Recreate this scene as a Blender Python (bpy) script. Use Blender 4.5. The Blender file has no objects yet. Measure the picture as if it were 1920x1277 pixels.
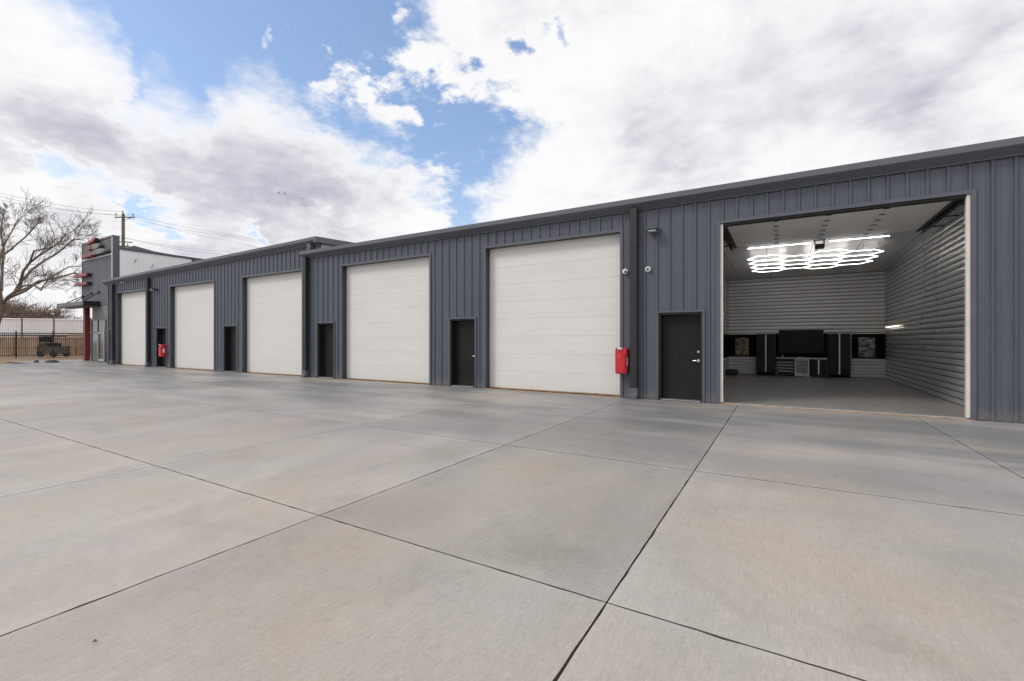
import bpy, bmesh, math, random
from mathutils import Vector, Matrix
R = math.radians
scene = bpy.context.scene
COL = scene.collection

# ---------------------------------------------------------------- camera
TH = R(30.6)
cam_d = bpy.data.cameras.new('camera'); cam = bpy.data.objects.new('camera', cam_d); COL.objects.link(cam)
cam_d.sensor_width = 36; cam_d.lens = 16.0; cam_d.clip_end = 3000; cam_d.clip_start = 0.05
cam.location = (0, 0, 1.5); cam.rotation_euler = (R(90), 0, TH)
scene.camera = cam
CC, SS, F = math.cos(TH), math.sin(TH), 1920 * 16 / 36
def at(px, z):                       # ground position z metres in front of the camera, below photo column px
    u = (px - 960) / F
    return (z * (-SS + u * CC), z * (CC + u * SS))
def dirv(px, py):                    # world direction
    u = (px - 960) / F; v = (638.5 - py) / F
    return Vector((-SS + u * CC, CC + u * SS, v)).normalized()

# ---------------------------------------------------------------- sun
SUN = Vector((-0.55, -0.62, 0.80)).normalized()
sd = bpy.data.lights.new('sun', 'SUN'); sd.energy = 1.1; sd.angle = R(16); sd.color = (1, 0.95, 0.88)
so = bpy.data.objects.new('sun', sd); COL.objects.link(so)
so.rotation_euler = (-SUN).to_track_quat('-Z', 'Y').to_euler(); so.location = (0, 0, 40)

# ---------------------------------------------------------------- world
W = bpy.data.worlds.new('World'); scene.world = W; W.use_nodes = True
nt = W.node_tree; nt.nodes.clear()
def N(tree, t, **kw):
    n = tree.nodes.new(t)
    for k, v in kw.items(): setattr(n, k, v)
    return n
def mth(tree, op, a, b=None, c=None, clamp=False):
    n = tree.nodes.new('ShaderNodeMath'); n.operation = op; n.use_clamp = clamp
    for i, x in enumerate((a, b, c)):
        if x is None: continue
        if isinstance(x, (int, float)): n.inputs[i].default_value = x
        else: tree.links.new(x, n.inputs[i])
    return n.outputs[0]
def sstep(tree, x, lo, hi):
    n = tree.nodes.new('ShaderNodeMapRange'); n.interpolation_type = 'SMOOTHSTEP'
    tree.links.new(x, n.inputs[0]); n.inputs[1].default_value = lo; n.inputs[2].default_value = hi
    return n.outputs[0]
def mixc(tree, f, a, b, bt='MIX'):
    n = tree.nodes.new('ShaderNodeMix'); n.data_type = 'RGBA'; n.blend_type = bt
    if isinstance(f, (int, float)): n.inputs[0].default_value = f
    else: tree.links.new(f, n.inputs[0])
    for i, x in ((6, a), (7, b)):
        if isinstance(x, tuple): n.inputs[i].default_value = (*x[:3], 1)
        else: tree.links.new(x, n.inputs[i])
    return n.outputs[2]
sky = N(nt, 'ShaderNodeTexSky'); sky.sky_type = 'NISHITA'; sky.sun_disc = False
sky.sun_elevation = math.asin(SUN.z); sky.sun_rotation = math.atan2(SUN.x, SUN.y)
sky.air_density = 1.0; sky.dust_density = 1.2; sky.ozone_density = 1.5
tc = N(nt, 'ShaderNodeTexCoord'); nrm = N(nt, 'ShaderNodeVectorMath', operation='NORMALIZE')
nt.links.new(tc.outputs['Generated'], nrm.inputs[0]); D = nrm.outputs[0]
sep = N(nt, 'ShaderNodeSeparateXYZ'); nt.links.new(D, sep.inputs[0])
def dome(px, py, rpx, w):            # a soft round lobe on the sky dome: centre, angular radius, weight
    c = dirv(px, py)
    ang = rpx / F * (c.dot(Vector((-SS, CC, 0)))) ** 1.5
    k = 1.0 / (1 - math.cos(max(ang, .01)))
    n = N(nt, 'ShaderNodeVectorMath', operation='DOT_PRODUCT'); nt.links.new(D, n.inputs[0]); n.inputs[1].default_value = c
    e = mth(nt, 'MULTIPLY_ADD', n.outputs['Value'], k, -k)
    e = mth(nt, 'EXPONENT', e)
    return mth(nt, 'MULTIPLY', e, w)
def total(lst, base):
    s = base
    for l in lst: s = mth(nt, 'ADD', dome(*l), s)
    return s
# planar cloud-deck coordinates so that clouds shrink towards the horizon
inv = mth(nt, 'DIVIDE', 1.0, mth(nt, 'ADD', mth(nt, 'MAXIMUM', sep.outputs[2], 0.0), 0.28))
pl = N(nt, 'ShaderNodeVectorMath', operation='SCALE'); nt.links.new(D, pl.inputs[0]); nt.links.new(inv, pl.inputs[3])
pl_vec = pl.outputs[0]
def noise(tree, vec, scale, detail=6, rough=.55, dist=0.0, loc=None, sc=None):
    n = N(tree, 'ShaderNodeTexNoise'); n.inputs['Scale'].default_value = scale
    n.inputs['Detail'].default_value = detail; n.inputs['Roughness'].default_value = rough; n.inputs['Distortion'].default_value = dist
    if loc or sc:
        m = N(tree, 'ShaderNodeMapping'); m.inputs['Location'].default_value = loc or (0, 0, 0); m.inputs['Scale'].default_value = sc or (1, 1, 1)
        tree.links.new(vec, m.inputs[0]); vec = m.outputs[0]
    tree.links.new(vec, n.inputs['Vector'])
    return n.outputs['Fac']
D0 = D
wn = N(nt, 'ShaderNodeTexNoise'); nt.links.new(pl_vec, wn.inputs['Vector']); wn.inputs['Scale'].default_value = 9; wn.inputs['Detail'].default_value = 8; wn.inputs['Roughness'].default_value = .62
wa = N(nt, 'ShaderNodeVectorMath', operation='MULTIPLY_ADD'); nt.links.new(wn.outputs['Color'], wa.inputs[0]); wa.inputs[1].default_value = (.13, .13, .13); wa.inputs[2].default_value = (-.065, -.065, -.065)
wb = N(nt, 'ShaderNodeVectorMath', operation='ADD'); nt.links.new(D0, wb.inputs[0]); nt.links.new(wa.outputs[0], wb.inputs[1])
wc = N(nt, 'ShaderNodeVectorMath', operation='NORMALIZE'); nt.links.new(wb.outputs[0], wc.inputs[0]); D = wc.outputs[0]
sepw = N(nt, 'ShaderNodeSeparateXYZ'); nt.links.new(D, sepw.inputs[0])
# two cloud masses: the left one lies below the line LEFT, the right one lies right of the line RIGHT, (column, row) of the photograph
LEFT = [(-900, -2500), (-300, -600), (0, -90), (90, -25), (140, 8), (190, 48), (225, 95), (250, 140), (262, 168), (280, 160), (310, 165), (350, 178), (385, 182), (405, 152), (440, 136), (480, 140), (515, 155), (545, 188),
        (600, 200), (628, 216), (650, 250), (680, 272), (730, 280), (775, 305), (805, 335), (840, 368), (880, 402), (960, 440), (1100, 520), (1700, 600)]
RIGHT = [(700, -600), (765, -200), (790, 0), (775, 40), (752, 90), (758, 120), (800, 142), (850, 165), (905, 195), (960, 222), (985, 245), (965, 272), (935, 300), (905, 325), (880, 350), (880, 380), (860, 410), (780, 470), (700, 560)]
def pt(px, py):
    d = dirv(px, py); return math.atan2((px-960)/F, 1), d.z/math.hypot(d.x, d.y)
def curve(x, pts, x0, x1, y0, y1):
    n = N(nt, 'ShaderNodeFloatCurve'); c = n.mapping.curves[0]; m_ = n.mapping; m_.use_clip = False
    P = sorted(((a-x0)/(x1-x0), (b-y0)/(y1-y0)) for a, b in pts); P = [p for p in P if 0 <= p[0] <= 1]
    c.points[0].location = P[0]; c.points[1].location = P[-1]
    for p in P[1:-1]: c.points.new(*p)
    for p in c.points: p.handle_type = 'AUTO_CLAMPED'
    m_.update(); mr = N(nt, 'ShaderNodeMapRange'); nt.links.new(x, mr.inputs[0]); mr.inputs[1].default_value = x0; mr.inputs[2].default_value = x1
    nt.links.new(mr.outputs[0], n.inputs[1])
    return mth(nt, 'MULTIPLY_ADD', n.outputs[0], (y1-y0), y0)
sA = N(nt, 'ShaderNodeVectorMath', operation='DOT_PRODUCT'); nt.links.new(D, sA.inputs[0]); sA.inputs[1].default_value = (CC, SS, 0)
sB = N(nt, 'ShaderNodeVectorMath', operation='DOT_PRODUCT'); nt.links.new(D, sB.inputs[0]); sB.inputs[1].default_value = (-SS, CC, 0)
PHI = mth(nt, 'ARCTAN2', sA.outputs['Value'], sB.outputs['Value'])
HOR = mth(nt, 'SQRT', mth(nt, 'ADD', mth(nt, 'POWER', sA.outputs['Value'], 2.0), mth(nt, 'POWER', sB.outputs['Value'], 2.0)))
TT = mth(nt, 'DIVIDE', sepw.outputs[2], mth(nt, 'MAXIMUM', HOR, .001))
lp = [pt(*p) for p in LEFT]; rp = [pt(*p) for p in RIGHT]
B1 = curve(PHI, [(a, min(b, 1.8)) for a, b in lp], -1.2, 1.2, -.2, 2.0)
G2 = curve(TT, [(b, a) for a, b in rp], 0.0, 1.6, -1.2, 1.2)
def softc(x, k): return mth(nt, 'TANH', mth(nt, 'MULTIPLY', x, k))
c1 = softc(mth(nt, 'SUBTRACT', B1, TT), 7.0); c2 = softc(mth(nt, 'SUBTRACT', PHI, G2), 6.5)
CLOUD = [(650, 158, 32, .62), (612, 150, 20, .42), (690, 165, 28, .6), (735, 165, 26, .5), (785, 165, 28, .6), (730, 206, 32, .8), (770, 212, 24, .55), (695, 200, 22, .45), (822, 228, 12, .7), (830, 325, 26, .5), (780, 120, 30, .4), (935, 240, 16, .3), (905, 245, 12, .2),
    (500, 60, 12, .5), (548, 62, 14, .4), (492, 84, 9, .4), (608, 101, 13, .5), (575, 20, 26, .40), (530, 10, 16, .4), (740, 15, 14, .5), (640, 72, 9, .3),
    (975, 85, 24, -.85), (1062, 62, 20, -.75), (1020, 60, 18, -.45), (1000, 100, 15, -.45), (1040, 0, 14, -.4), (885, 120, 16, -.5), (960, 112, 12, -.5), (125, 318, 48, -.6), (60, 300, 30, -.35), (200, 335, 34, -.4), (248, 368, 30, -.45), (262, 402, 34, -1.0), (320, 408, 26, -.55), (322, 446, 22, -.8), (360, 440, 14, -.5), (480, 437, 16, -.75), (610, 395, 14, -.3), (855, 395, 20, -.5)]
def behind(v, k, w):                  # broad cover over the rest of the sky, out of the photograph
    c = Vector(v).normalized(); n = N(nt, 'ShaderNodeVectorMath', operation='DOT_PRODUCT'); nt.links.new(D, n.inputs[0]); n.inputs[1].default_value = c
    return mth(nt, 'MULTIPLY', mth(nt, 'EXPONENT', mth(nt, 'MULTIPLY_ADD', n.outputs['Value'], k, -k)), w)
edge = mth(nt, 'MAXIMUM', c1, c2)
cov = mth(nt, 'ADD', mth(nt, 'MULTIPLY', edge, .75), total(CLOUD, 0.09))
for v_ in (((.3, -.7, .6), 4.0, .9), ((.2, -.2, 1), 9.0, .8)): cov = mth(nt, 'ADD', cov, behind(*v_))
n_big = noise(nt, pl.outputs[0], 3.4, 10, .60, .15)
n_fin = noise(nt, pl.outputs[0], 12.0, 10, .66, .2, loc=(3, 1, 0))
cov = mth(nt, 'ADD', cov, mth(nt, 'MULTIPLY', mth(nt, 'SUBTRACT', n_big, .5), .75))
brk = total([(800, 160, 150, 2.4), (980, 120, 110, 1.8), (640, 140, 80, 1.5), (860, 320, 70, 1.2)], .30)       # finer broken texture towards the mackerel sheet
cov = mth(nt, 'ADD', cov, mth(nt, 'MULTIPLY', mth(nt, 'SUBTRACT', n_fin, .5), brk))
mask = sstep(nt, cov, -.10, .50)
# light and grey parts of the clouds
DARK = [(60, 190, 60, .30), (330, 310, 90, .7), (480, 310, 100, .8), (600, 340, 80, .8), (720, 345, 60, .75), (220, 240, 80, .5), (60, 270, 80, .45), (150, 300, 60, .4), (400, 250, 50, .3), (820, 350, 30, .3), (600, 290, 60, .3),
        (1640, 110, 90, .30), (1420, 110, 60, .2), (1380, 200, 70, .2), (1850, 40, 60, .25), (1720, 190, 80, .25), (1230, 260, 80, .3), (1500, 190, 70, .2), (550, 440, 110, .25), (1250, 300, 80, .3), (1780, 230, 120, .3), (360, 470, 60, .35), (130, 420, 50, .3),
        (110, 60, 110, -.3), (600, 210, 50, -.3), (480, 175, 50, -.35), (950, 390, 80, -.4), (290, 195, 50, -.4), (60, 350, 40, -.5), (560, 385, 50, -.4), (1030, 200, 120, -.2), (840, 400, 50, -.5), (250, 210, 30, -.3)]
n_sh = noise(nt, pl.outputs[0], 5.0, 9, .58, .3, loc=(0.4, 0.1, .2))
n_s2 = noise(nt, pl.outputs[0], 14.0, 8, .6, .2, loc=(1.4, 5.1, .2))
dk = mth(nt, 'ADD', total(DARK, 0.15), mth(nt, 'MULTIPLY', mth(nt, 'SUBTRACT', n_sh, .5), 1.15))
dk = mth(nt, 'ADD', dk, mth(nt, 'MULTIPLY', mth(nt, 'SUBTRACT', n_s2, .5), .45))
dk = mth(nt, 'MULTIPLY', sstep(nt, dk, -.05, 1.05), sstep(nt, cov, .25, .95))
cloudc = mixc(nt, dk, (.775, .768, .775), (.375, .38, .455))
skyc = N(nt, 'ShaderNodeVectorMath', operation='MULTIPLY'); nt.links.new(sky.outputs[0], skyc.inputs[0]); skyc.inputs[1].default_value = (.150, .150, .148)
veil = mixc(nt, .15, skyc.outputs[0], (.42, .62, 1.05))               # thin high cirrus haze over the blue
hz = sstep(nt, sep.outputs[2], .40, .06)
veil = mixc(nt, mth(nt, 'MULTIPLY', hz, .45), veil, (.55, .64, .78))
final = mixc(nt, mask, veil, cloudc)
bg = N(nt, 'ShaderNodeBackground'); nt.links.new(final, bg.inputs[0]); bg.inputs[1].default_value = 1.0
wo = N(nt, 'ShaderNodeOutputWorld'); nt.links.new(bg.outputs[0], wo.inputs[0])
W.cycles.sampling_method = 'MANUAL'; W.cycles.sample_map_resolution = 512

scene.render.engine = 'CYCLES'
scene.view_settings.view_transform = 'Standard'; scene.view_settings.look = 'None'
scene.view_settings.exposure = 0.35; scene.view_settings.gamma = 1
scene.cycles.max_bounces = 8; scene.cycles.diffuse_bounces = 5

# ---------------------------------------------------------------- helpers
def tag(o, label=None, cat=None, group=None, kind=None):
    if label: o['label'] = label
    if cat: o['category'] = cat
    if group: o['group'] = group
    if kind: o['kind'] = kind
    return o
def empty(name, loc, label=None, cat=None, group=None):
    o = bpy.data.objects.new(name, None); COL.objects.link(o); o.location = loc; o.empty_display_size = .3
    return tag(o, label, cat, group)
def wpos(o):
    v = Vector((0, 0, 0))
    while o is not None: v += o.location; o = o.parent
    return v
def obj(name, bm, m, parent=None, loc=None, smooth=False):
    """bm holds world coordinates; the object's origin is its parent's (or loc)."""
    org = wpos(parent) if parent else Vector(loc or (0, 0, 0))
    if org.length > 0: bmesh.ops.translate(bm, verts=bm.verts, vec=-org)
    me = bpy.data.meshes.new(name); bm.to_mesh(me); bm.free()
    me.materials.append(m)
    if smooth:
        for p in me.polygons: p.use_smooth = True
    o = bpy.data.objects.new(name, me); COL.objects.link(o)
    if parent: o.parent = parent
    else: o.location = org
    return o
def BM(): return bmesh.new()
def box(bm, x0, x1, y0, y1, z0, z1, bev=0):
    r = bmesh.ops.create_cube(bm, size=1, matrix=Matrix.Translation(((x0+x1)/2, (y0+y1)/2, (z0+z1)/2)) @ Matrix.Diagonal((abs(x1-x0), abs(y1-y0), abs(z1-z0), 1)))
    if bev:
        es = {e for v in r['verts'] for e in v.link_edges}
        bmesh.ops.bevel(bm, geom=list(es), offset=bev, segments=2, affect='EDGES', profile=.6)
    return bm
def quad(bm, *p): return bm.faces.new([bm.verts.new(q) for q in p])
def tube(bm, pts, rad, n=6, cap=True):
    """tapered tube along pts; rad number or list"""
    pts = [Vector(p) for p in pts]; k = len(pts)
    rad = rad if isinstance(rad, (list, tuple)) else [rad] * k
    rings = []; up = None
    for i, p in enumerate(pts):
        t = (pts[min(i+1, k-1)] - pts[max(i-1, 0)]).normalized()
        if up is None: up = Vector((0, 0, 1)) if abs(t.z) < .9 else Vector((1, 0, 0))
        a = t.cross(up).normalized(); b = a.cross(t).normalized(); up = b
        rings.append([bm.verts.new(p + (a*math.cos(2*math.pi*j/n) + b*math.sin(2*math.pi*j/n))*rad[i]) for j in range(n)])
    for r0, r1 in zip(rings, rings[1:]):
        for j in range(n): bm.faces.new((r0[j], r0[(j+1) % n], r1[(j+1) % n], r1[j]))
    if cap: bm.faces.new(rings[0][::-1]); bm.faces.new(rings[-1])
    return bm
def cyl(bm, p0, p1, r, n=12): return tube(bm, [p0, p1], r, n)
def ball(bm, c, r, sx=1, sy=1, sz=1, seg=12):
    bmesh.ops.create_uvsphere(bm, u_segments=seg, v_segments=max(6, seg//2+2), radius=r, matrix=Matrix.Translation(c) @ Matrix.Diagonal((sx, sy, sz, 1))); return bm
def prism_x(bm, prof, x0, x1, dz0=0, dz1=0):
    """profile [(y,z)..] swept from x0 to x1"""
    a = [bm.verts.new((x0, y, z+dz0)) for y, z in prof]; b = [bm.verts.new((x1, y, z+dz1)) for y, z in prof]
    n = len(prof)
    for i in range(n): bm.faces.new((a[i], a[(i+1) % n], b[(i+1) % n], b[i]))
    bm.faces.new(a[::-1]); bm.faces.new(b); bmesh.ops.recalc_face_normals(bm, faces=bm.faces); return bm
def prism_y(bm, prof, y0, y1):
    a = [bm.verts.new((x, y0, z)) for x, z in prof]; b = [bm.verts.new((x, y1, z)) for x, z in prof]
    n = len(prof)
    for i in range(n): bm.faces.new((a[i], a[(i+1) % n], b[(i+1) % n], b[i]))
    bm.faces.new(a[::-1]); bm.faces.new(b); bmesh.ops.recalc_face_normals(bm, faces=bm.faces); return bm

# ---------------------------------------------------------------- materials
def mat(name, col, rough=.5, metal=0, var=.06, scale=2.0, bump=0, bscale=30, spec=.5, emit=0, stretch=None, col2=None, ecol=None, coat=0):
    m = bpy.data.materials.new(name); m.use_nodes = True; t = m.node_tree; b = t.nodes['Principled BSDF']
    b.inputs['Roughness'].default_value = rough; b.inputs['Metallic'].default_value = metal
    b.inputs['Specular IOR Level'].default_value = spec
    c = N(t, 'ShaderNodeTexCoord'); v = c.outputs['Object']
    f = noise(t, v, scale, 5, .6, 0, sc=stretch)
    f = sstep(t, f, .25, .75)
    c2 = col2 or tuple(x*(1-2*var) for x in col); c1 = tuple(min(1, x*(1+var)) for x in col) if not col2 else col
    t.links.new(mixc(t, f, c1, c2), b.inputs['Base Color'])
    r2 = mth(t, 'MULTIPLY_ADD', f, .12, rough-.06, clamp=True); t.links.new(r2, b.inputs['Roughness'])
    if bump:
        bn = N(t, 'ShaderNodeBump'); bn.inputs['Strength'].default_value = bump; bn.inputs['Distance'].default_value = .01
        t.links.new(noise(t, v, bscale, 4, .6, 0, sc=stretch), bn.inputs['Height']); t.links.new(bn.outputs[0], b.inputs['Normal'])
    if emit:
        b.inputs['Emission Color'].default_value = (*(ecol or col), 1); b.inputs['Emission Strength'].default_value = emit
    if coat: b.inputs['Coat Weight'].default_value = coat
    return m
M = {}
M['facade'] = mat('blue_grey_painted_steel', (.080, .095, .124), .43, 0, .07, .9, .2, 5, .5, stretch=(6, 1, .25))
def splash(m):
    t = m.node_tree; b = t.nodes['Principled BSDF']; src = b.inputs['Base Color'].links[0].from_socket
    c = N(t, 'ShaderNodeTexCoord'); sp = N(t, 'ShaderNodeSeparateXYZ'); t.links.new(c.outputs['Object'], sp.inputs[0])
    hgt = mth(t, 'MULTIPLY_ADD', noise(t, c.outputs['Object'], 5, 5, .7), .5, .02)
    f = sstep(t, mth(t, 'SUBTRACT', hgt, sp.outputs[2]), -.06, .22)
    col = mixc(t, mth(t, 'MULTIPLY', f, .38), src, (.23, .20, .175))
    st = sstep(t, noise(t, c.outputs['Object'], 1, 5, .65, 0, sc=(9, 1, .22)), .55, .78)       # faint rain streaks
    col = mixc(t, mth(t, 'MULTIPLY', st, .10), col, (.30, .29, .28)); t.links.new(col, b.inputs['Base Color'])
splash(M['facade'])
M['facade_trim'] = mat('blue_grey_trim', (.095, .105, .130), .42, 0, .05, 1.5)
M['gutter'] = mat('gutter_steel', (.112, .122, .146), .42, 0, .05, 1.2, stretch=(.3, 1, 1))
M['dspout'] = mat('charcoal_downspout', (.019, .019, .021), .5, 0, .1, 1.5)
M['door_white'] = mat('sectional_door_white', (.70, .697, .682), .45, 0, .02, .8, .06, 40, .4, stretch=(.6, 1, 3))
M['door_white_dn'] = mat('open_door_inner_face', (.88, .88, .86), .5, 0, .02, .8)
M['door_black'] = mat('black_painted_steel_door', (.012, .011, .011), .5, 0, .15, 1.6, .1, 60, spec=.28)
M['reveal'] = mat('shaded_reveal', (.045, .050, .062), .5, 0, .1, 2)  # trim steel made darker, the shade of the recess is put into its colour
M['seal'] = mat('white_weather_seal', (.78, .74, .70), .5, 0, .06, 3)
M['tan'] = mat('tan_joint_board', (.42, .27, .15), .8, 0, .2, 6)
M['steel'] = mat('satin_steel', (.62, .62, .63), .28, 1, .04, 8)
M['alu'] = mat('aluminium', (.55, .55, .56), .35, .9, .05, 4)
M['red'] = mat('red_plastic', (.55, .006, .018), .32, 0, .08, 4, spec=.6, coat=.3)
M['red_light'] = mat('red_light_panel', (.75, .03, .05), .35, 0, .1, 8)
M['sign_red'] = mat('sign_red', (.27, .05, .055), .4, 0, .15, 6)
M['sign_grey'] = mat('sign_grey', (.17, .18, .17), .4, 0, .15, 4)
M['col_red'] = mat('dark_red_paint', (.21, .035, .04), .45, 0, .1, 1)
M['white'] = mat('white_plastic', (.75, .75, .77), .35, 0, .03, 8)
M['black'] = mat('black_paint', (.012, .012, .013), .45, 0, .2, 3)
M['glass_dark'] = mat('dark_glass', (.006, .008, .011), .12, 0, .1, 2, spec=.6)
M['screen'] = mat('dull_screen', (.005, .007, .010), .35, 0, .1, 2, spec=.15)
M['tower'] = mat('grey_ribbed_cladding', (.150, .160, .185), .5, 0, .04, .8)
M['tower_dark'] = mat('sign_band_cladding', (.115, .122, .135), .5, 0, .05, .8)
M['tower_plain'] = mat('grey_stucco', (.21, .215, .21), .7, 0, .05, 1.0, .1, 50)
M['white_wall'] = mat('white_steel_wall', (.88, .88, .89), .45, 0, .02, .6, stretch=(1, 5, .3))
M['white_fence'] = mat('white_corrugated_fence', (.80, .80, .82), .5, 0, .03, .5)
M['roof'] = mat('roof_steel', (.12, .13, .155), .4, 0, .08, .5)
M['wood'] = mat('weathered_fence_boards', (.60, .44, .31), .85, 0, .15, 1.2, .2, 12, stretch=(3, 3, .3), col2=(.36, .25, .17))
M['iron'] = mat('black_iron', (.018, .018, .018), .5, 0, .1, 3)
M['pole'] = mat('pole_wood', (.21, .17, .13), .85, 0, .2, 2, .3, 14, stretch=(4, 4, .4))
M['insul'] = mat('porcelain', (.25, .25, .27), .3)
M['wire'] = mat('wire', (.09, .09, .10), .5)
M['bark'] = mat('grey_brown_bark', (.205, .17, .14), .9, 0, .2, 3, .4, 12)
M['twig'] = mat('twig_bark', (.215, .185, .165), .9, 0, .15, 2)
M['brush'] = mat('brush_twigs', (.25, .185, .14), .95, 0, .25, .5)
M['dirt'] = mat('dry_grass_and_dirt', (.27, .19, .125), .95, 0, .2, .25, .5, 6, col2=(.28, .18, .11))
M['floor_in'] = mat('polished_garage_concrete', (.28, .272, .26), .34, 0, .03, 1.1, 0, 20, spec=.5)
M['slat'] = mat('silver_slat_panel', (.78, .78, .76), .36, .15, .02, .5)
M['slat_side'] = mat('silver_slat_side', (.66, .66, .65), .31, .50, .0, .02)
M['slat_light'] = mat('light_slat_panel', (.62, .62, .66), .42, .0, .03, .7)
M['ceil'] = None
M['cab'] = mat('charcoal_cabinet', (.022, .021, .020), .5, 0, .12, 2, spec=.2)
M['panel_black'] = mat('matt_black_panel', (.004, .004, .004), .7, 0, .2, 3, spec=.12)
M['bench'] = mat('pale_worktop', (.62, .60, .55), .35, 0, .08, 3)
M['led'] = mat('led_tube', (1, 1, 1), .3, emit=4.2, ecol=(1, .97, .93))
M['led_node'] = mat('led_node', (1, .9, .75), .3, emit=3.6, ecol=(1, .92, .82))
M['warm_glow'] = mat('warm_glow', (1, .9, .75), .3, emit=1.6, ecol=(1, .86, .70))
M['bird'] = mat('dark_feathers', (.05, .045, .045), .8)
M['leaf'] = mat('evergreen_sprigs', (.045, .055, .03), .8, 0, .2, 4)

def ceiling_mat():
    m = bpy.data.materials.new('ceiling_boards'); m.use_nodes = True; t = m.node_tree; b = t.nodes['Principled BSDF']
    c = N(t, 'ShaderNodeTexCoord'); br = N(t, 'ShaderNodeTexBrick'); br.offset = 0
    t.links.new(c.outputs['Object'], br.inputs['Vector']); br.inputs['Scale'].default_value = 1
    br.inputs['Brick Width'].default_value = 1.22; br.inputs['Row Height'].default_value = .61; br.inputs['Mortar Size'].default_value = .012
    br.inputs['Color1'].default_value = (.72, .72, .71, 1); br.inputs['Color2'].default_value = (.67, .67, .66, 1); br.inputs['Mortar'].default_value = (.12, .12, .12, 1)
    t.links.new(br.outputs['Color'], b.inputs['Base Color']); b.inputs['Roughness'].default_value = .30; b.inputs['Metallic'].default_value = .25
    bn = N(t, 'ShaderNodeBump'); bn.inputs['Strength'].default_value = .12; bn.inputs['Distance'].default_value = .02
    t.links.new(noise(t, c.outputs['Object'], 3, 3, .5), bn.inputs['Height']); t.links.new(bn.outputs[0], b.inputs['Normal'])
    return m
M['ceil'] = ceiling_mat()
def print_mat(name, seed, cols):
    m = bpy.data.materials.new(name); m.use_nodes = True; t = m.node_tree; b = t.nodes['Principled BSDF']
    c = N(t, 'ShaderNodeTexCoord'); f = noise(t, c.outputs['Object'], 4.5, 6, .6, .8, loc=(seed, seed*2, 0), sc=(1, 1, 1.6))
    r = N(t, 'ShaderNodeValToRGB'); t.links.new(f, r.inputs[0]); e = r.color_ramp.elements
    e[0].position = .36; e[0].color = (*cols[0], 1); e[1].position = .66; e[1].color = (*cols[-1], 1)
    for i, cc in enumerate(cols[1:-1]):
        x = e.new(.36 + .3*(i+1)/(len(cols)-1)); x.color = (*cc, 1)
    t.links.new(r.outputs[0], b.inputs['Base Color']); b.inputs['Roughness'].default_value = .4
    return m
M['print_a'] = print_mat('sepia_print', 3, [(.03, .025, .02), (.16, .12, .08), (.30, .17, .11), (.42, .40, .34)])
M['print_b'] = print_mat('grey_print', 8, [(.03, .03, .03), (.12, .12, .12), (.28, .28, .32), (.40, .41, .48)])

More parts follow.
